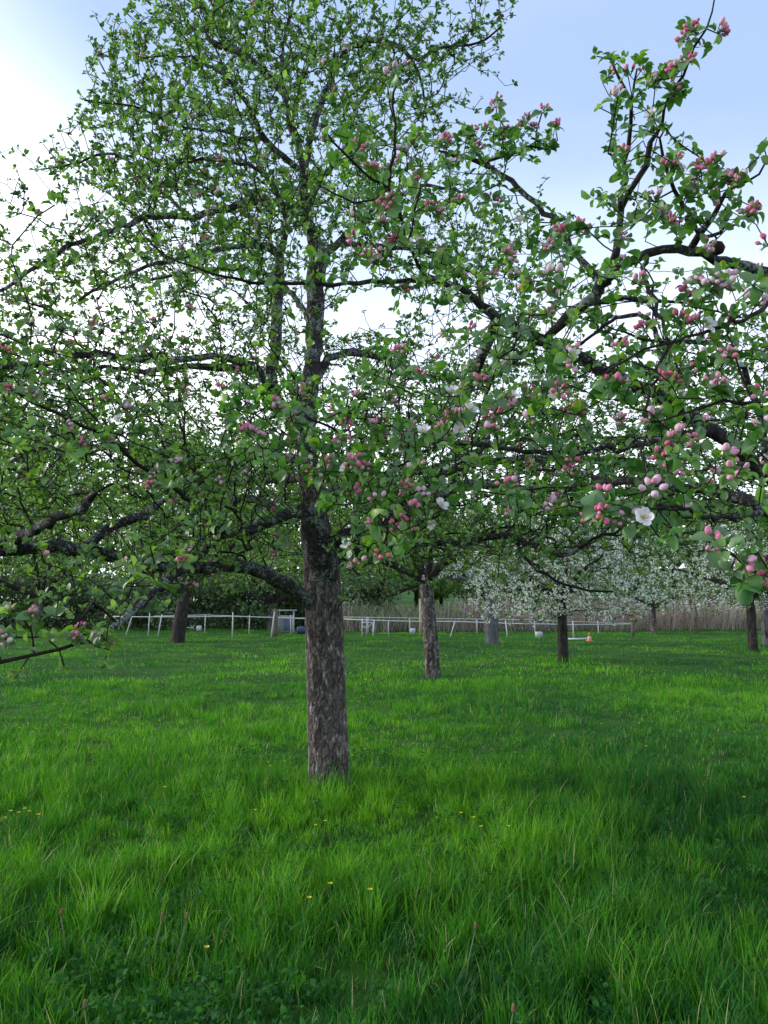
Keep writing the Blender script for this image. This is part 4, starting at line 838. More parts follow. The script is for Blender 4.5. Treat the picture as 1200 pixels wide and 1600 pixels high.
# ------------------------------------------------------------ NEAR APPLE TREE entering from the right
rgB = np.random.default_rng(8)
BB = np.array([3.1, 3.5, 0.])
near_tree = thing('apple_tree', 'nearest apple tree, pink-budded limbs reaching in from the right edge', 'tree', BB)
skb = Sk()
bp = [BB + np.array(q) for q in [(0, 0, -.15), (-.03, .02, .6), (-.08, .03, 1.2), (-.12, .02, 1.7), (-.2, -.05, 2.1)]]; br = [.19, .165, .155, .15, .12]
c0 = skb.add(bp[0], -1, br[0], -1); skb.limbpath(bp[1:], br[1:], -1, start=c0, step=.1, jit=0)
LIMBS_B = [
 (1, [(1560, 640, 3.3, 50), (1400, 500, 3.1, 34), (1280, 450, 2.9, 24), (1200, 425, 2.75, 18), (1120, 405, 2.65, 16), (1060, 389, 2.6, 15), (1010, 396, 2.6, 15), (970, 420, 2.65, 17), (940, 448, 2.7, 19), (908, 475, 2.8, 18), (880, 500, 2.9, 16), (850, 530, 3, 12), (800, 560, 3.1, 8), (760, 600, 3.1, 5)]),
 (2, [(1080, 385, 2.6, 12), (1100, 355, 2.5, 11), (1118, 330, 2.45, 9), (1132, 302, 2.4, 7), (1165, 280, 2.3, 4.5), (1200, 254, 2.2, 3.5), (1240, 225, 2.15, 3)]),
 (2, [(1092, 365, 2.5, 8), (1068, 320, 2.4, 8), (1052, 290, 2.35, 7), (1040, 255, 2.3, 6), (1033, 220, 2.25, 4)]),
 (2, [(1100, 372, 2.5, 7), (1120, 362, 2.4, 6), (1150, 348, 2.3, 4)]),
 (3, [(945, 440, 2.7, 15), (955, 395, 2.65, 13), (968, 335, 2.6, 11), (974, 280, 2.5, 8), (976, 235, 2.45, 8), (985, 190, 2.4, 7), (980, 160, 2.35, 6), (965, 120, 2.3, 5), (958, 90, 2.3, 3)]),
 (3, [(970, 325, 2.6, 10), (985, 300, 2.55, 10), (1003, 262, 2.5, 10), (1016, 228, 2.45, 9), (1030, 195, 2.4, 6), (1045, 150, 2.3, 5), (1066, 115, 2.2, 5), (1085, 78, 2.15, 5), (1098, 48, 2.1, 3.5), (1110, 18, 2.1, 3), (1120, -14, 2.1, 2.6), (1128, -40, 2.1, 2)]),
 (3, [(985, 165, 2.35, 5), (995, 125, 2.3, 4), (1000, 100, 2.3, 3)]),
 (4, [(1500, 900, 3.4, 45), (1330, 830, 3.3, 34), (1220, 760, 3.2, 25), (1150, 702, 3.1, 23), (1100, 665, 3.05, 22), (1060, 640, 3.0, 22), (1000, 600, 3.0, 21), (930, 572, 3.0, 19), (870, 542, 3, 20), (800, 510, 3, 19), (765, 492, 3, 16), (735, 462, 2.95, 11), (700, 446, 2.9, 9), (680, 441, 2.85, 9), (640, 441, 2.8, 8), (560, 443, 2.7, 7.5), (500, 442, 2.65, 7), (420, 442, 2.6, 6), (370, 437, 2.55, 5), (330, 427, 2.5, 4.5), (280, 408, 2.45, 3.5), (240, 385, 2.45, 3), (205, 350, 2.4, 2.2)]),
 (4, [(775, 505, 3, 18), (760, 540, 3.1, 19), (742, 580, 3.2, 16), (725, 620, 3.3, 12), (690, 660, 3.5, 8), (650, 700, 3.6, 5)]),
 (5, [(682, 440, 2.85, 7), (665, 428, 2.8, 7), (642, 392, 2.7, 6.5), (630, 350, 2.6, 6.5), (612, 315, 2.5, 6), (607, 288, 2.45, 5.5), (614, 240, 2.4, 5), (617, 190, 2.35, 4.5), (616, 140, 2.3, 4), (618, 118, 2.3, 3)]),
 (5, [(608, 290, 2.45, 4.5), (580, 276, 2.4, 4.5), (545, 252, 2.35, 4.5), (520, 222, 2.3, 4), (503, 196, 2.3, 3)]),
 (5, [(608, 296, 2.45, 3.5), (580, 308, 2.4, 3.5), (550, 313, 2.35, 3.2), (520, 302, 2.3, 3), (490, 290, 2.3, 2.2)]),
 (5, [(640, 380, 2.7, 4), (650, 330, 2.65, 4), (655, 300, 2.6, 3)]),
 (6, [(940, 450, 2.75, 12), (905, 400, 2.9, 10), (880, 362, 3, 9), (850, 330, 3.05, 9), (800, 283, 3.1, 9), (770, 262, 3.1, 8.5), (745, 250, 3.1, 8), (712, 243, 3.1, 6), (680, 235, 3.1, 3)]),
 (6, [(757, 252, 3.1, 5), (785, 238, 3.05, 5), (830, 232, 3.0, 4.5), (855, 238, 3, 3.5), (872, 220, 2.95, 2.5)]),
 (6, [(808, 236, 3.02, 3.5), (800, 215, 3, 3), (778, 180, 2.95, 2.5)]),
 (6, [(835, 232, 3.0, 3.5), (838, 205, 2.95, 3), (848, 178, 2.9, 2.5)]),
 (7, [(1480, 960, 3.2, 42), (1330, 870, 3.0, 30), (1200, 797, 2.85, 23), (1140, 776, 2.9, 20), (1080, 763, 2.95, 17), (1020, 755, 3, 14), (975, 752, 3.1, 12), (930, 745, 3.2, 9), (880, 735, 3.3, 6), (820, 735, 3.4, 4)]),
 (8, [(1090, 672, 3.05, 13), (1010, 690, 2.9, 10), (900, 708, 2.8, 8), (800, 700, 2.75, 7.5), (720, 696, 2.7, 7), (690, 693, 2.68, 6.5), (640, 690, 2.65, 6), (593, 690, 2.6, 5.5), (540, 678, 2.55, 5), (505, 662, 2.5, 4.5), (455, 650, 2.45, 4), (415, 655, 2.4, 3)]),
 (8, [(690, 693, 2.68, 5), (640, 720, 2.55, 4.5), (600, 745, 2.5, 4), (560, 758, 2.45, 3)]),
 (8, [(760, 698, 2.7, 5), (700, 740, 2.4, 5), (640, 775, 2.3, 4.5), (610, 805, 2.25, 4), (600, 850, 2.2, 3)]),
 (9, [(1010, 396, 2.6, 9), (1008, 430, 2.5, 8), (1040, 520, 2.2, 6), (1020, 600, 2.0, 5), (1010, 680, 1.9, 4), (1005, 760, 1.8, 3)]),
 (9, [(1200, 428, 2.7, 10), (1195, 480, 2.2, 8), (1130, 510, 2.0, 6), (1060, 530, 1.9, 5), (980, 560, 1.85, 4), (930, 600, 1.8, 3)]),
 (10, [(1330, 830, 3.2, 18), (1280, 720, 2.4, 14), (1250, 640, 2.0, 10), (1200, 622, 1.9, 7), (1130, 635, 1.85, 5.5), (1080, 640, 1.8, 4), (1040, 655, 1.8, 3)]),
 (10, [(1255, 660, 2.0, 8), (1200, 700, 1.7, 6), (1150, 740, 1.6, 5), (1120, 760, 1.6, 3)]),
 (11, [(1330, 870, 3.0, 18), (1290, 900, 2.2, 12), (1240, 890, 1.8, 9), (1200, 870, 1.6, 7), (1170, 895, 1.55, 5), (1140, 880, 1.55, 4), (1120, 860, 1.5, 3)]),
 (12, [(1200, 797, 2.85, 10), (1140, 810, 2.3, 8), (1080, 800, 2.0, 6), (1040, 790, 1.8, 5), (1005, 795, 1.72, 4), (960, 790, 1.7, 3)]),
 (13, [(1060, 640, 3.0, 12), (1040, 560, 2.8, 9), (1015, 500, 2.9, 8), (980, 480 + 10, 2.9, 7), (905, 540, 2.7, 5)]),
 (13, [(1200, 745, 3.2, 12), (1180, 620, 2.9, 9), (1120, 540, 2.8, 8), (1050, 540, 2.8, 6), (980, 520, 2.8, 4)]),
 (13, [(910, 474, 2.8, 9), (960, 468, 2.9, 8), (1020, 470, 2.9, 7), (1070, 475, 2.9, 4), (1120, 470, 2.9, 3)]),
]
for lb, pts in LIMBS_B: trace(skb, pts, lb, step=.045, jit=.006)
fB = [(1120, 52, 2.1), (1075, 62, 2.15), (1070, 100, 2.15), (1062, 112, 2.15), (1060, 145, 2.2), (1048, 152, 2.2), (1085, 50, 2.1), (965, 155, 2.3), (1010, 120, 2.3), (1050, 255, 2.2), (1040, 262, 2.2), (1120, 258, 2.1), (1115, 268, 2.1), (1150, 275, 2.1), (1140, 285, 2.1), (1165, 340, 2.05), (1178, 335, 2.05), (1025, 338, 2.2), (1045, 352, 2.15), (1035, 330, 2.2), (1090, 265, 2.2), (1085, 295, 2.2), (1105, 385, 2.3),
      (1200, 385, 2), (905, 358, 2.4), (860, 385, 2.4), (882, 362, 2.4), (775, 168, 2.9), (850, 175, 2.85), (825, 192, 2.9), (760, 205, 2.95), (738, 208, 3), (832, 205, 2.9), (868, 200, 2.9), (746, 235, 3), (795, 205, 2.9), (768, 315, 3), (560, 232, 2.4), (577, 235, 2.4), (515, 220, 2.3), (580, 270, 2.4), (610, 310, 2.4), (603, 328, 2.4), (585, 315, 2.4), (565, 345, 2.5), (600, 355, 2.5), (620, 380, 2.5), (578, 405, 2.5), (592, 415, 2.5),
      (655, 280, 2.5), (680, 338, 2.6), (672, 328, 2.6), (720, 320, 2.8), (690, 400, 2.6), (720, 430, 2.6), (790, 405, 2.7), (770, 435, 2.7), (805, 437, 2.7), (835, 455, 2.6), (870, 442, 2.5), (866, 452, 2.5), (615, 450, 2.6), (618, 120, 2.3), (660, 215, 2.8), (690, 228, 3),
      (1110, 445, 1.95), (1130, 440, 1.95), (1095, 452, 1.95), (1075, 465, 2.0), (1180, 480, 1.9), (1060, 500, 2), (1090, 508, 1.95), (1010, 520, 2.1), (970, 547, 2), (885, 565, 1.95), (892, 560, 1.95), (1105, 572, 1.95), (1135, 558, 1.9), (1150, 560, 1.9), (845, 605, 2.05), (872, 612, 1.95), (960, 608, 1.7), (966, 612, 1.72), (1035, 595, 2), (1190, 615, 1.8), (1125, 615, 1.8), (1118, 608, 1.8), (1020, 658, 1.85), (1032, 660, 1.85), (1035, 695, 1.85), (1040, 718, 1.85), (1090, 690, 1.8), (1128, 715, 1.6), (1147, 742, 1.58), (1045, 740, 1.85), (885, 715, 2.3), (870, 795, 2.1), (940, 800, 1.7), (948, 782, 1.72), (1018, 773, 1.7), (985, 818, 1.7), (1120, 855, 1.5), (1175, 905, 1.5), (1185, 895, 1.5),
      (710, 660, 2.25), (718, 655, 2.25), (770, 650, 2.4), (785, 625, 2.3), (655, 590, 2.5), (735, 580, 2.5), (530, 645, 2.3), (538, 652, 2.3), (605, 600, 2.5), (600, 625, 2.5), (560, 625, 2.5), (640, 675, 2.4), (600, 665, 2.4), (458, 655, 2.4), (430, 637, 2.4), (395, 685, 2.15), (388, 680, 2.15), (432, 645, 2.4), (520, 725, 2.4), (558, 728, 2.1), (565, 735, 2.1), (655, 735, 2.3), (665, 775, 2.2), (630, 765, 2.3), (590, 690, 2.5), (490, 745, 2.5), (510, 742, 2.5), (590, 820, 2.1), (606, 830, 2.1), (622, 812, 2.1), (596, 862, 2.1), (640, 800, 2.1), (550, 770, 2.2), (730, 520, 2.5), (752, 600, 2.4), (700, 520, 2.8), (800, 640, 2.4), (820, 620, 2.4)]
lB = [(952, 95, 2.3), (970, 90, 2.3), (1000, 95, 2.25), (1005, 105, 2.25), (1075, 40, 2.15), (1090, 55, 2.1), (1020, 130, 2.2), (1035, 125, 2.2), (955, 215, 2.4), (950, 240, 2.45), (960, 180, 2.35), (940, 170, 2.35), (1000, 150, 2.3), (1015, 205, 2.3), (1040, 200, 2.2), (1050, 215, 2.2), (995, 215, 2.4), (940, 305, 2.5), (945, 318, 2.5), (930, 310, 2.5), (985, 260, 2.5), (1085, 240, 2.2), (1100, 250, 2.2), (1120, 280, 2.05), (1105, 300, 2.1), (1125, 300, 2.05), (1155, 290, 2), (1140, 330, 2.1), (1130, 345, 2.1), (1195, 235, 2.15), (1185, 245, 2.1), (1070, 310, 2.2), (1060, 340, 2.2), (1080, 345, 2.2), (1000, 345, 2.4), (1150, 470, 1.8), (1140, 445, 1.8), (1180, 445, 1.75), (1100, 465, 1.85), (985, 600, 1.7), (950, 625, 1.7), (975, 625, 1.7), (1060, 690, 1.75), (1045, 710, 1.75), (1070, 720, 1.7), (1190, 650, 1.5), (1195, 680, 1.5), (1180, 700, 1.5), (1200, 720, 1.5), (1165, 720, 1.5), (1190, 760, 1.5), (1150, 745, 1.5), (1185, 790, 1.55), (955, 805, 1.7), (965, 795, 1.7), (1030, 840, 1.7), (1050, 825, 1.75), (1135, 860, 1.45), (1150, 868, 1.45), (1140, 895, 1.45), (1185, 865, 1.45), (1200, 890, 1.45), (1160, 910, 1.45),
      (380, 615, 2.4), (410, 700, 2.2), (370, 640, 2.4), (450, 700, 2.4), (270, 750, 2.2), (620, 850, 2.05), (630, 835, 2.05), (575, 755, 2.1), (590, 740, 2.1), (540, 740, 2.2), (700, 680, 2.2), (560, 890, 2.2), (545, 880, 2.2), (780, 560, 2.3), (820, 540, 2.3), (870, 590, 2), (900, 590, 2), (840, 650, 2.1), (540, 720, 2.2), (770, 590, 2.4)]
FB = np.array([P(*a) for a in fB]); LB = np.array([P(*a) for a in lB])
cB = [
 ([(560, 560), (650, 420), (760, 380), (850, 340), (930, 420), (1020, 400), (1250, 430), (1250, 620), (1250, 860), (1100, 830), (960, 820), (860, 810), (700, 800), (560, 760)], 900, (1.9, 4.0)),
 ([(500, 190), (700, 200), (740, 420), (560, 440), (520, 330)], 120, (2.3, 3.1)),
 ([(700, 200), (800, 190), (870, 190), (870, 250), (760, 260), (820, 310), (900, 340), (940, 380), (800, 400), (740, 330), (690, 270)], 120, (2.8, 3.2)),
 ([(930, 80), (1010, 90), (1090, 40), (1080, 120), (1040, 230), (1130, 250), (1180, 330), (1130, 380), (1020, 370), (960, 390), (930, 310), (960, 220)], 90, (2.1, 2.6)),
 ([(330, 600), (560, 560), (700, 640), (680, 850), (560, 880), (480, 740), (380, 720)], 170, (2.1, 2.8)),
 ([(1250, 300), (1600, 300), (1700, 800), (1300, 900)], 260, (2.2, 4.8)),
 ([(280, 400), (700, 400), (700, 450), (430, 460), (300, 430)], 45, (2.5, 2.8)),
]
TB = []
for poly, n, (da, db) in cB:
    uv = poly_sample(poly, n, rgB); uv = uv[holes(uv, HOL, rgB)]
    TB.append(PA(uv[:, 0], uv[:, 1], rgB.uniform(da, db, len(uv))))
x_ = rgB.normal(0, 1, (380, 3)) * np.array([1.1, 1.1, .6]) + BB + np.array([.3, .3, 2.6]); x_ = x_[(x_[:, 0] > .55 * x_[:, 1]) & (x_[:, 1] > .6) & (x_[:, 2] > 1.3)]
TB = np.concatenate(TB + [x_]); TB = TB[thin(TB, .05)]
e1_ = skb.grow(LB, .08, .035, .12, .12); eF = skb.grow(FB, .08, .035, .12, .12); eB = skb.grow(TB, .22, .045, .25, .12)
skb.radii(.0018, 2.3); skb.arrays()
trk = [skb.A[i] for i in range(len(skb.A)) if skb.LI[i] == -1]; trr = [skb.R[i] for i in range(len(skb.A)) if skb.LI[i] == -1]
fine_trunk('trunk', trk, trr, near_tree, M_trunk, 90, 200, .010, 13, .15)
endsB = np.concatenate([e1_, eB, np.arange(len(skb.A))[(~skb.TR) & (skb.mc < 0)]])
objsB, CBc, AXB, ownB = build_tree(near_tree, skb, np.setdiff1d(endsB, eF), .038, LEAF_HI, M_leafB, rgB, {}, thick=.0075, spur_p=.22, rmax_spur=.0062, cnt=(4, 8), big=12, serr=.035, knob=.12)
AF = norm(skb.D[eF] * .35 + UPV * .45 + rgB.normal(0, .35, (len(eF), 3)) + np.array([0, -.35, 0]))
pick = rgB.random(len(CBc)) < .075
for i_ in rgB.choice(len(CBc), 34, replace=False): flower(CBc[i_] + AXB[i_] * .02, AXB[i_] + np.array([0, -.7, .1]), .95, parent=near_tree, rg=rgB)
CF = np.concatenate([skb.A[eF], CBc[pick]]); AFF = np.concatenate([AF, AXB[pick]])
add_buds(near_tree, CF, AFF, rgB, 1.02, 100)
r = rosette(skb.A[eF], AF, rgB.integers(5, 8, len(eF)), .045, rgB, LEAF_HI, (50, 115), .05)
link('flower_spray_leaves', mesh('leaves', r[0], r[1], mats=[M_leafB], attrs={'rnd': r[2]}), near_tree)
for (u, v, dd, ax) in [(1005, 810, 1.62, (-.1, -1, .25)), (1018, 180, 2.2, (-.6, -.6, .5)), (662, 675, 2.1, (0, -.7, .8)), (705, 612, 2.2, (.1, -.6, .8)), (688, 790, 2.1, (.5, -.6, .5)), (812, 345, 2.9, (-.2, -.8, .5)), (800, 390 + 230, 2.3, (0, -.7, .7)), (1150, 570, 1.95, (.6, -.5, .7)), (735, 640, 2.3, (.4, -.7, .6)), (718, 672, 2.25, (0, -.9, .3)), (1105, 500 + 8, 1.95, (.2, -.9, .2)), (590, 228, 2.5, (.3, -.5, .8)), (430, 640, 2.42, (0, -.8, .5)), (870, 618, 1.97, (-.4, -.8, .3)), (1060, 262, 2.2, (.5, -.7, .3)), (560, 722, 2.12, (.2, -.9, .4))]:
    flower(P(u, v, dd), ax, 1.08, parent=near_tree, rg=rgB)
mm = MB(); c_ = P(1121, 388, 2.55)
mm.tube([c_ + np.array([0, 0, .026]), c_ + np.array([0, 0, .018]), c_ + np.array([.001, 0, 0]), c_ + np.array([0, 0, -.016]), c_ + np.array([0, 0, -.024])], [.004, .018, .025, .019, .004], 14)
mm.tube([c_ + np.array([-.01, 0, .055]), c_ + np.array([0, 0, .024])], .002, 6)
fo = mm.build('withered_apple', M_brown2, near_tree, smooth=True)
adopt(near_tree)

# ------------------------------------------------------------ middle distance trees
def orchard_tree(name, label, cat, base, h0, trunk_r, height, rad_x, n, leaf, seed, lean=(0, 0), leafm=None, bark=None, blossom=0, group=None, low=.0, trm=None, colshift=0, parts=True, flat=.55, droop=.2, cnt=(4, 8)):
    rg = np.random.default_rng(seed); root = thing(name, label, cat, base, group)
    s = Sk(); b = np.array(base, float); lx = lean[0]
    top = b + np.array([lx, 0, h0])
    c = s.add(b - np.array([0, 0, .15]), -1, trunk_r * 1.05, -1); s.limbpath([b + np.array([lx * .3, 0, h0 * .4]), b + np.array([lx * .7, 0, h0 * .75]), top], [trunk_r, trunk_r * .92, trunk_r * .85], -1, start=c, step=.2, jit=0)
    cen = top + np.array([0, 0, (height - h0) * .42]); rz = (height - h0) * .60
    nl = 7
    for i in range(nl):
        a = i * 2.4 + rg.random(); el = .25 + .5 * rg.random() if i else 1.3
        dv = np.array([math.cos(a) * math.cos(el), math.sin(a) * math.cos(el), math.sin(el)]); L = rad_x * rg.uniform(.55, .8)
        p1 = top + dv * L * .35 + np.array([0, 0, .2]); p2 = top + dv * L * .75 + np.array([0, 0, .25]); p3 = top + dv * L * 1.05 + np.array([0, 0, .1])
        s.limbpath([p1, p2, p3], [trunk_r * .5, trunk_r * .35, trunk_r * .2], 1, start=len([q for q in s.limb if q == -1]) - 1, step=.25, jit=.03)
    T = rg.normal(0, 1, (n * 3, 3)); T = norm(T) * (rg.random((len(T), 1)) ** .40); T = T * np.array([rad_x, rad_x, rz])
    T[:, 2] = np.where(T[:, 2] < 0, T[:, 2] * flat, T[:, 2]); rxy = np.hypot(T[:, 0], T[:, 1]) / rad_x
    T[:, 2] -= droop * rxy ** 2 * rad_x * .5
    lump = fbm(T / rad_x * 2.6 + seed, 3, seed); T = T * (1 + .22 * lump[:, None]); T = T[lump + rg.normal(0, .2, len(T)) > -.22][:n] + cen
    T = T[T[:, 2] > b[2] + low]
    e = s.grow(T, .3, .22, .25, .1); s.radii(.0045, 2.2); s.arrays()
    tk = [s.A[i] for i in range(len(s.A)) if s.LI[i] == -1]; tr2 = [s.R[i] for i in range(len(s.A)) if s.LI[i] == -1]
    fine_trunk('trunk', tk, tr2, root, trm or M_trunk, 40, 90, .012, seed, .18, vs=1)
    ob, C, AX, own = build_tree(root, s, e, leaf, LEAF_XS, leafm or M_leaf, rg, {}, thick=.02, spur_p=.5, rmax_spur=.012, cnt=cnt, big=8, split=False, twm=M_twig, lbm=bark or M_barkF, knob=.08, colshift=colshift, wr=.62)
    if blossom:
        m = rg.random(len(C)) < blossom * (1 + 1.3 * fbm(C * 1.1, 2, seed)); c2 = np.repeat(C[m], 7, 0) + rg.normal(0, leaf * .45, (m.sum() * 7, 3)); ax = norm(rg.normal(0, 1, (len(c2), 3)) + np.array([0, -.3, .6])); cn = np.full(len(c2), 4)
        r = rosette(c2, ax, cn, .040, rg, LEAF_XS, (50, 90), 0, wr=1.0, lv=.2)
        link('blossom', mesh('blossom', r[0], r[1], mats=[M_white], attrs={'rnd': r[2]}), root)
    adopt(root); return root
orchard_tree('apple_tree', 'slim leaning apple trunk just right of and behind the large foreground tree', 'tree', N2P, 2.2, .175, 5.4, 3.3, 1800, .075, 21, lean=(-.16, 0), low=1.5, colshift=.15)
orchard_tree('apple_tree', 'stout dark apple tree at far left in front of the white fence', 'tree', N3P, 2.3, .31, 8.6, 6.2, 2600, .11, 22, lean=(.3, 0), low=2.0, colshift=.28, trm=M_barkF)
orchard_tree('pear_tree', 'blossoming pear tree with the broad pale grey trunk by the white fence', 'tree', WP1, 2.2, .30, 6.2, 3.1, 1100, .09, 23, leafm=M_leafP, bark=M_barkG, blossom=.45, trm=M_barkG, low=1.4)
orchard_tree('pear_tree', 'white-blossomed pear tree with a dark straight trunk left of the traffic cone', 'tree', WP2, 1.75, .15, 5.4, 3.1, 2300, .085, 24, leafm=M_leafP, blossom=.66, low=.95, droop=.75, flat=.9, trm=M_barkF)
orchard_tree('pear_tree', 'white-blossomed pear tree with a thin dark trunk at the right edge', 'tree', WP3, 1.9, .17, 5.6, 4.0, 1700, .085, 25, leafm=M_leafP, blossom=.5, low=1.2, droop=.6, flat=.8, trm=M_barkF)
orchard_tree('pear_tree', 'pale-trunked blossoming tree behind the right edge pear tree', 'tree', GD(1196, 34), 2.2, .2, 6.0, 3.4, 600, .10, 26, leafm=M_leafP, blossom=.35, trm=M_barkG)
orchard_tree('fruit_tree', 'blossoming fruit tree among the bare shrubs behind the end of the white fence', 'tree', GD(1020, 50), 1.6, .2, 6.5, 4.2, 900, .16, 27, leafm=M_leafP, blossom=.22, low=1.6)
orchard_tree('apple_tree', 'dense green tree standing behind the blue and white shed', 'tree', GD(425, 58), 1.8, .3, 9.5, 5.5, 900, .2, 28, leafm=M_leafF, low=1.2, colshift=.05)
orchard_tree('apple_tree', 'bushy green tree behind the white fence, right of the main trunk', 'tree', GD(590, 60), 2, .3, 9.0, 5.2, 900, .2, 29, leafm=M_leafF, low=1.6, colshift=.1)
orchard_tree('broadleaf_tree', 'tall green tree left of the wooden pole behind the fence', 'tree', GD(740, 64), 3, .3, 10, 5.0, 800, .2, 30, leafm=M_leafF, low=2.5)

orchard_tree('apple_tree', 'spreading green tree beyond the left fence, left of the stout dark trunk', 'tree', GD(60, 56), 2.2, .35, 11, 7.0, 1300, .2, 51, leafm=M_leafF, low=1.2, colshift=.12)
orchard_tree('apple_tree', 'round green tree beyond the fence between the stout trunk and the wooden post', 'tree', GD(350, 62), 2.0, .3, 10.5, 5.8, 1000, .2, 52, leafm=M_leafF, low=1.2, colshift=.12)

# ------------------------------------------------------------ far woodland, hedge, thicket
def leafcloud(centers, radii, per, size, rg, colb):
    V = []; C = []
    for (c, r_, k_, cb) in zip(centers, radii, per, colb):
        d_ = norm(rg.normal(0, 1, (k_, 3))); rr = rg.random(k_) ** .28; p = c + d_ * r_ * rr[:, None] * (1 + .25 * vn(d_ * 2.5 + c, 4))[:, None]
        V.append(p); C.append(np.clip(cb + rg.normal(0, .13, k_), 0, 1))
    p = np.concatenate(V); c = np.concatenate(C); n = len(p)
    e = norm(rg.normal(0, 1, (n, 3))); nr = norm(rg.normal(0, 1, (n, 3)) + np.array([0, -.3, .9])); ln = size * rg.uniform(.6, 1.3, n)
    Vv, q, m = leaf_verts(p, e, nr, ln, ln * .75, LEAF_XS, rg)
    return Vv, q, np.repeat(c, m)
rgW = np.random.default_rng(40); cs = []; rs = []; pr = []; cbs = []; stems = MB()
def wtree(x, y, h, wd, cb, k=11, dens=320):
    z0 = float(hgt(x, y)); stems.tube([(x, y, z0 - .3), (x + rgW.normal(0, .3), y, z0 + h * .4), (x + rgW.normal(0, .5), y, z0 + h * .8)], [h * .022, h * .016, h * .005], 6)
    for i in range(k):
        a = rgW.random() * 6.28; q = rgW.random(); zz = h * (.12 + .82 * q); rr = wd * (.65 * math.sin(math.pi * min(1, .25 + q * .72)) + .1) * rgW.random() ** .5
        cs.append(np.array([x + math.cos(a) * rr, y + math.sin(a) * rr, z0 + zz])); rs.append(np.array([1, 1, .75]) * wd * rgW.uniform(.28, .48)); pr.append(int(dens)); cbs.append(cb + rgW.normal(0, .07))
for i in range(96):
    x = -75 + i * 1.75 + rgW.normal(0, 1.0); y = 70 + rgW.uniform(-4, 14) + max(0, x) * .12
    h = np.interp(x, [-75, -30, -12, 0, 12, 30, 80], [22, 21, 20, 14.0, 12.5, 12.5, 13]) * rgW.uniform(.8, 1.12)
    wtree(x, y, h, h * rgW.uniform(.26, .34), float(np.clip(rgW.normal(.48, .16), .1, .9)))
V, q, c = leafcloud(cs, rs, pr, .36, rgW, cbs)
sv = np.concatenate(stems.V)
me = mesh('woodland', np.concatenate([V, sv]), np.concatenate([q, np.array(stems.Q) + len(V)]), mats=[M_leafF, M_barkF], qm=np.concatenate([np.zeros(len(q), int), np.ones(len(stems.Q), int)]), attrs={'rnd': np.concatenate([c, np.zeros(len(sv))])})
tag(link('woodland', me), 'far green wood rising behind the meadow', 'woodland', kind='stuff')
# hedge of dark shrubs on the left
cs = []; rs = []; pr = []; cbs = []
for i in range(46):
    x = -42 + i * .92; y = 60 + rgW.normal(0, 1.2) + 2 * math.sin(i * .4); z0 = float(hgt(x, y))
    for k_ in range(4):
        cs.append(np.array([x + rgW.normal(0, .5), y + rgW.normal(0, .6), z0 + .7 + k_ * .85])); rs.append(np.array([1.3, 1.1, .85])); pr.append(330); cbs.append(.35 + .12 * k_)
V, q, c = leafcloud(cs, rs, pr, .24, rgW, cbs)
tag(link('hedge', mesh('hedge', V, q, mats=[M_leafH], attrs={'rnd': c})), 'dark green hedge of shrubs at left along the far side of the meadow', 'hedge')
# bare thicket
n = 5200; x = rgW.uniform(-5, 38, n); y = 52.5 + rgW.uniform(0, 6, n) + .06 * x; tall = np.interp(x, [-5, 0, 20, 36], [1.9, 2.2, 2.4, 2.3]) * (.55 + .45 * (fbm(np.stack([x * .35, y * .35, x * 0], -1), 2, 3) + 1) * .9)
h = tall * rgW.uniform(.35, 1.0, n); z = hgt(x, y); A = np.stack([x, y, z - .05], -1); z1 = rgW.random(n) ** 2 * .5 * (rgW.random(n) < .6)
A[:, 2] += z1 * h; B = A + np.stack([rgW.normal(0, .45, n) * h * .6, rgW.normal(0, .3, n) * h * .6, h * (1 - z1)], -1)
V, q = stalk_geo(A, B, .011, 3)
n2 = 26000; kk = rgW.integers(0, n, n2); f = rgW.uniform(.5, 1.05, n2)[:, None]; pp = A[kk] * (1 - f) + B[kk] * f
V2, q2, m2 = leaf_verts(pp, norm(rgW.normal(0, 1, (n2, 3))), norm(rgW.normal(0, 1, (n2, 3)) + UPV), np.full(n2, .11), np.full(n2, .07), LEAF_XS, rgW)
isp = (fbm(np.stack([pp[:, 0] * .25, pp[:, 1] * 0, pp[:, 2] * .3], -1), 2, 31) > .0)
qm2 = np.repeat(np.where(isp, 0, 1), 4)
me = mesh('thicket', np.concatenate([V, V2]), np.concatenate([q, q2 + len(V)]), mats=[M_thick, M_leafP], qm=np.concatenate([np.zeros(len(q), int), qm2]), attrs={'rnd': np.concatenate([np.repeat(rgW.random(n), 6), np.repeat(rgW.uniform(.5, 1, n2), m2)])})
tag(link('thicket', me), 'bare brown brushwood behind the right part of the fence', 'thicket', kind='stuff')

# ------------------------------------------------------------ fences and small things by the arena
def zr(v, d): return float(P(600, v, d)[2])
def rail_fence(label, d, posts, rail, rr=.028, loc=None):
    base = GD(posts[0][0], d); root = thing('rail_fence', label, 'fence', base)
    for (u, du, v0, v1, dd) in posts:
        a = P(u + du, v0, dd); b = GD(u, dd); b[2] = -.05; a[2] = zr(v0, dd)
        MB().tube([b, (a + b) / 2, a], [.036, .034, .032], 8).build('post', M_wpaint, root, smooth=True)
    for pts in rail:
        MB().tube([P(u, v, dd) for u, v, dd in pts], rr, 8).build('rail', M_wpaint, root, smooth=True)
    adopt(root); return root
rail_fence('near white rail fence with leaning posts right of the main trunk', 44,
  [(583, 2, 968, 0, 45), (607, 0, 969, 0, 45), (703, 8, 970, 0, 44), (792, -2, 970, 0, 43), (895, 0, 971, 0, 42)],
  [[(530, 967, 45.5), (607, 970, 45), (650, 971, 44.6), (711, 971, 44), (790, 974, 43), (895, 976, 42), (985, 975, 44)]])
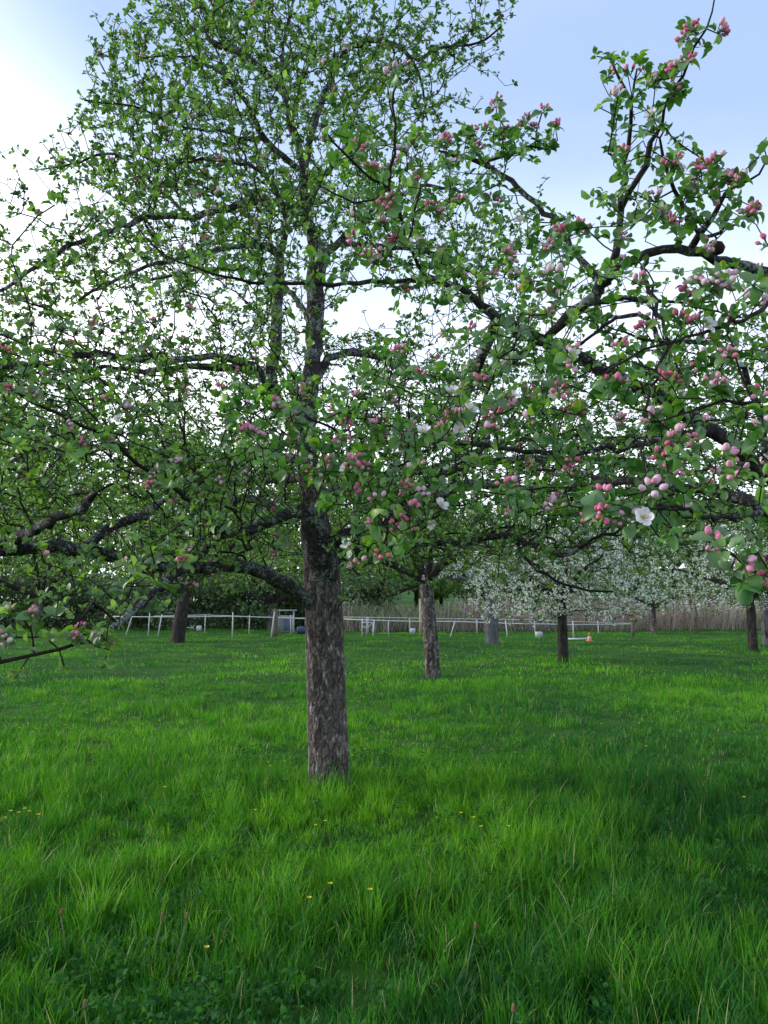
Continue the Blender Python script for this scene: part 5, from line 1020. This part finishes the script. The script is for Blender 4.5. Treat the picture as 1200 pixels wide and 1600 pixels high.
rail_fence('far thin rail fence behind the near rails right of the main trunk', 50,
  [(575, 0, 964, 0, 51), (640, 0, 966, 0, 51), (745, 0, 967, 0, 50), (835, 0, 968, 0, 49), (934, 0, 970, 0, 48)],
  [[(530, 964, 51.5), (600, 965, 51), (720, 967, 50), (835, 969, 49), (985, 974, 46)]], .022)
rail_fence('long white rail fence with thin posts on the left of the main trunk', 47,
  [(198, 8, 964, 0, 46), (233, 1, 958, 0, 45), (248, 5, 960, 0, 44), (321, 0, 960, 0, 50), (364, 0, 957, 0, 42), (390, 0, 961, 0, 49), (424, 5, 956, 0, 42), (455, -1, 961, 0, 50)],
  [[(168, 963, 47), (233, 964, 46), (290, 964, 46), (364, 963, 45), (424, 965, 45.5), (482, 967, 46)], [(240, 963, 50), (321, 961, 51), (400, 964, 51), (482, 966, 51)]], .028)
# end post of the near fence
r_ = thing('fence_post', 'short grey wooden post at the right end of the white rails', 'post', GD(987, 44.5))
MB().tube([(0, 0, -.1), (.01, 0, .4), (0, 0, .93)], [.09, .085, .075], 10).build('post_shaft', M_wood, r_, smooth=True)
MB().box((0, 0, .94), (.17, .17, .03)).build('cap', M_grey, r_)
pp = G(430, 994)
r_ = thing('wooden_post', 'weathered grey wooden post standing alone left of the main trunk', 'post', pp)
hh = 1.6 - (pp[1] * (948 - 950) / F)
MB().tube([(0, 0, -.1), (.01, 0, .4), (.0, 0, 1.0), (.012, 0, 1.52)], [.155, .145, .14, .125], 12).build('post_shaft', M_wood, r_, smooth=True)
MB().tube([(0.012, 0, 1.52), (0.012, 0, 1.56)], [.125, .09], 12).build('worn_top', M_wood, r_, smooth=True)
pp = GD(657, 46.5)
r_ = thing('wooden_pole', 'tall slim pale wooden pole beside the leaning apple trunk', 'pole', pp)
MB().tube([(0, 0, -.1), (.0, 0, 1.0), (.01, 0, 2.15)], [.085, .08, .07], 10).build('pole_shaft', M_pale, r_, smooth=True)
MB().tube([(0, -.09, .9), (0, .0, .9)], .03, 8).build('insulator', M_wpaint, r_, smooth=True)
for (u, dd, hh, lab) in [(1087, 50, 1.5, 'grey stake in the brushwood, left of the right edge pear tree'), (968 + 116, 56, 1.7, 'thin stake deep in the brushwood near the right edge'), (1168, 48, 1.9, 'dark fence stake just left of the right edge pear trunk'), (1147, 53, 1.4, 'leaning thin stake in front of the green slope at right')]:
    r_ = thing('fence_stake', lab, 'stake', GD(u, dd)); z0 = float(hgt(*GD(u, dd)[:2])); r_.location.z = z0
    MB().tube([(0, 0, -.1), (.03, 0, hh * .5), (.05 if 'leaning' not in lab else .3, 0, hh)], [.065, .06, .055], 8).build('stake_shaft', M_wood, r_, smooth=True)
    MB().tube([(.045 if 'leaning' not in lab else .29, 0, hh - .02), (.05 if 'leaning' not in lab else .3, 0, hh + .015)], [.056, .03], 8).build('cut_top', M_pale, r_, smooth=True)
# gate piece by the fence
r_ = thing('gate', 'small white gate with a diagonal brace in the fence right of the main trunk', 'gate', GD(566, 45.2))
for x0 in (0, .25, .62): MB().tube([(x0, 0, 0), (x0, 0, 1.0 if x0 < .5 else .8)], .035, 8).build('gate_post', M_wpaint, r_, smooth=True)
MB().tube([(.0, -.04, .55), (.3, -.04, .45), (.62, -.04, .78)], .025, 8).build('brace', M_wpaint, r_, smooth=True)
MB().tube([(0, -.02, .78), (.62, -.02, .76)], .028, 8).build('top_bar', M_wpaint, r_, smooth=True)
# shed
sx = GD(447, 52)
r_ = thing('shed', 'little open shed with a pale flat roof and blue panel behind the wooden post', 'shed', sx)
mb = MB(); mb.box((0, .5, .55), (1.0, .04, 1.1)); mb.box((-.5, 0, .55), (.05, .9, 1.1)); mb.box((.5, 0, .55), (.05, .9, 1.1)); mb.build('wall', M_wpaint, r_)
MB().box((.12, .42, .5), (.6, .06, .85)).build('blue_panel', M_bluep, r_)
MB().box((0, 0, 1.45), (1.35, 1.25, .07)).build('roof', M_grey, r_)
for x0 in (-.55, .55): MB().tube([(x0, -.5, 0), (x0, -.5, 1.42)], .03, 6).build('corner_post', M_wpaint, r_, smooth=True)
for x0 in (-.5, .5): MB().box((x0, .5, 1.26), (.05, .04, .3)).build('rear_strut', M_wpaint, r_)
# barrel
r_ = thing('barrel', 'dark blue plastic barrel lying beside the fence left of the main trunk', 'barrel', GD(471, 48)); r_.scale = (.6, .6, .8)
MB().tube([(-.42, 0, .3), (-.38, 0, .3), (-.2, 0, .3), (0, 0, .3), (.2, 0, .3), (.38, 0, .3), (.42, 0, .3)], [.24, .28, .3, .31, .3, .28, .24], 18).build('drum', M_blue, r_, smooth=True)
for x0 in (-.15, .15): MB().tube([(x0 - .02, 0, .3), (x0 + .02, 0, .3)], .315, 18).build('hoop', M_blue, r_, smooth=True)
# cone
r_ = thing('traffic_cone', 'small faded orange traffic cone right of the fence end', 'cone', G(921, 1002)); r_.scale = (.85, .85, .9)
MB().tube([(0, 0, .04), (0, 0, .16)], [.13, .105], 16, cap=False).build('cone_body', M_orange, r_, smooth=True)
MB().tube([(0, 0, .16), (0, 0, .27)], [.105, .08], 16, cap=False).build('white_band', M_wpaint, r_, smooth=True)
MB().tube([(0, 0, .27), (0, 0, .43), (0, 0, .47)], [.08, .042, .03], 16).build('cone_tip', M_orange, r_, smooth=True)
MB().box((0, 0, .02), (.36, .36, .04)).build('cone_base', M_orange, r_)
for o in r_.children: o.scale = (1.0, 1.0, 1.0)
# low white jump cavalletti, blocks and poles
def cavaletto(u, v, L, lab, rz=0):
    r_ = thing('ground_pole', lab, 'jump pole', G(u, v), rz=rz)
    MB().tube([(-L / 2, 0, .16), (0, 0, .16), (L / 2, 0, .16)], .05, 8).build('pole', M_wpaint, r_, smooth=True)
    for x0 in (-L / 2 + .1, L / 2 - .1):
        mb = MB(); mb.tube([(x0 - .17, -.05, .0), (x0 + .17, .05, .36)], .035, 6); mb.tube([(x0 + .17, -.05, .0), (x0 - .17, .05, .36)], .035, 6); mb.build('cross_foot', M_wpaint, r_, smooth=True)
cavaletto(215, 982, 1.5, 'low white jump pole on crossed feet at far left of the fence', .1)
cavaletto(262, 983, 1.0, 'low white jump pole just left of the stout dark trunk', -.1)
cavaletto(293, 984, .9, 'low white jump pole just right of the stout dark trunk')
def block(u, v, sz, lab, name='jump_block'):
    r_ = thing(name, lab, 'block', G(u, v))
    MB().box((0, 0, sz[2] / 2 + .05), sz, bev=.25).build('block_body', M_wpaint, r_); MB().box((0, 0, .03), (sz[0] * .8, sz[1] * .8, .06)).build('foot', M_grey, r_)
block(311, 986, (.34, .3, .32), 'small square white block on the grass right of the stout trunk')
block(645, 990, (.32, .3, .28), 'small white block left of the leaning apple trunk')
block(842, 996, (.36, .3, .26), 'rounded white block on the grass left of the dark pear trunk')
r_ = thing('ground_pole', 'pair of white poles lying in the grass beside the dark pear trunk', 'jump pole', G(901, 1001))
for y0, z0, rz in ((-.06, .07, .03), (.08, .075, -.05)): MB().tube([(-.55, y0 - rz, z0), (0, y0, z0), (.6, y0 + rz, z0 + .02)], .05, 8).build('pole', M_wpaint, r_, smooth=True)

# ------------------------------------------------------------ flowers in the grass
def buttercup():
    root = thing('buttercup', 'tiny yellow buttercup on a thin stem in the meadow grass', 'flower', (0, 0, 0), 'yellow flowers scattered through the grass')
    MB().tube([(0, 0, 0), (.01, 0, .09), (.0, .01, .19)], [.0014, .0012, .001], 5).build('stem', M_stalk, root, smooth=True)
    V = []; Q = []
    for p in range(5):
        a = p * 1.2566; dr = np.array([math.cos(a), math.sin(a), .35]); sd_ = np.array([-math.sin(a), math.cos(a), 0]); b = len(V)
        for t, w_ in ((0, .15), (.4, .42), (.8, .5), (1, .25)):
            for s_ in (-1, 0, 1): V.append(np.array([0, .01, .19]) + dr * t * .012 + sd_ * s_ * w_ * .012 + np.array([0, 0, .004 * t * t + .002 * abs(s_)]))
        for i in range(3):
            for j in range(2): Q.append((b + i * 3 + j, b + i * 3 + j + 1, b + i * 3 + 4 + j, b + i * 3 + 3 + j))
    link('petals', mesh('petals', np.array(V), Q, mats=[M_yel]), root)
    return root
bc = buttercup(); rgF = np.random.default_rng(77)
spots = [(6, 1272), (14, 1262), (27, 1264), (40, 1258), (46, 1262), (62, 1268), (258, 1231), (397, 1268), (519, 1381), (482, 1402), (575, 1390), (320, 1478), (491, 1290), (506, 1284), (718, 1273), (738, 1280), (749, 1294), (793, 1293), (1160, 1246), (419, 1192), (424, 1198), (446, 1190)]
for i in range(12): spots.append((rgF.normal(565, 25), rgF.normal(1083, 8)))
for i in range(46): spots.append((rgF.uniform(0, 1200), rgF.uniform(1030, 1180)))
for i in range(22): spots.append((rgF.uniform(0, 260), rgF.uniform(1060, 1150)))
for i, (u, v) in enumerate(spots):
    g = G(u, v + 15); dd = g[1]; hgt_ = .27
    for _ in range(3):
        d2 = dd; p = P(u, v, d2)
        # walk the foot so that the head lands at about .26 m above ground
        dd = dd * (EYE - .19) / max(.2, EYE - p[2]) if abs(EYE - p[2]) > .2 else dd
    p = P(u, v, dd)
    if i == 0: o = bc
    else:
        o = bc.copy(); COL.objects.link(o)
        for ch in bc.children: c_ = ch.copy(); COL.objects.link(c_); c_.parent = o
    o.location = (p[0], p[1], float(hgt(p[0], p[1])) + .0); o.rotation_euler = (0, 0, rgF.random() * 6); s_ = float(rgF.uniform(.85, 1.15)); o.scale = (s_, s_, 1.0)
def dandelion(u, v, h, lab, lean=.05):
    dd = G(u, v)[1]; 
    for _ in range(4):
        p = P(u, v, dd); dd = dd * (EYE - h) / max(.2, EYE - p[2])
    p = P(u, v, dd); root = thing('dandelion', lab, 'flower', (p[0] - lean, p[1], 0))
    MB().tube([(0, 0, 0), (lean * .4, 0, h * .5), (lean, 0, h)], [.0035, .003, .0026], 7).build('stem', M_stalk, root, smooth=True)
    MB().tube([(lean, 0, h - .004), (lean, 0, h + .008), (lean + .001, 0, h + .022), (lean + .002, 0, h + .03)], [.003, .0065, .006, .004], 9).build('spent_head', M_brown, root, smooth=True)
for a in [(253, 1437, .25, 'bare dandelion stalk with a closed brown head, left of a close pair'), (292, 1437, .25, 'bare dandelion stalk with a closed brown head, right of a close pair'), (95, 1430, .22, 'withered dandelion stalk nearest the lower left corner of the meadow', -.04), (743, 1452, .24, 'lone dandelion stalk with a brown head in the lower middle of the grass', .05), (132, 1576, .2, 'short dandelion stalk at the bottom edge, lower left', -.03), (802, 1582, .2, 'short dandelion stalk at the bottom edge, right of the middle', .04)]:
    dandelion(*a)
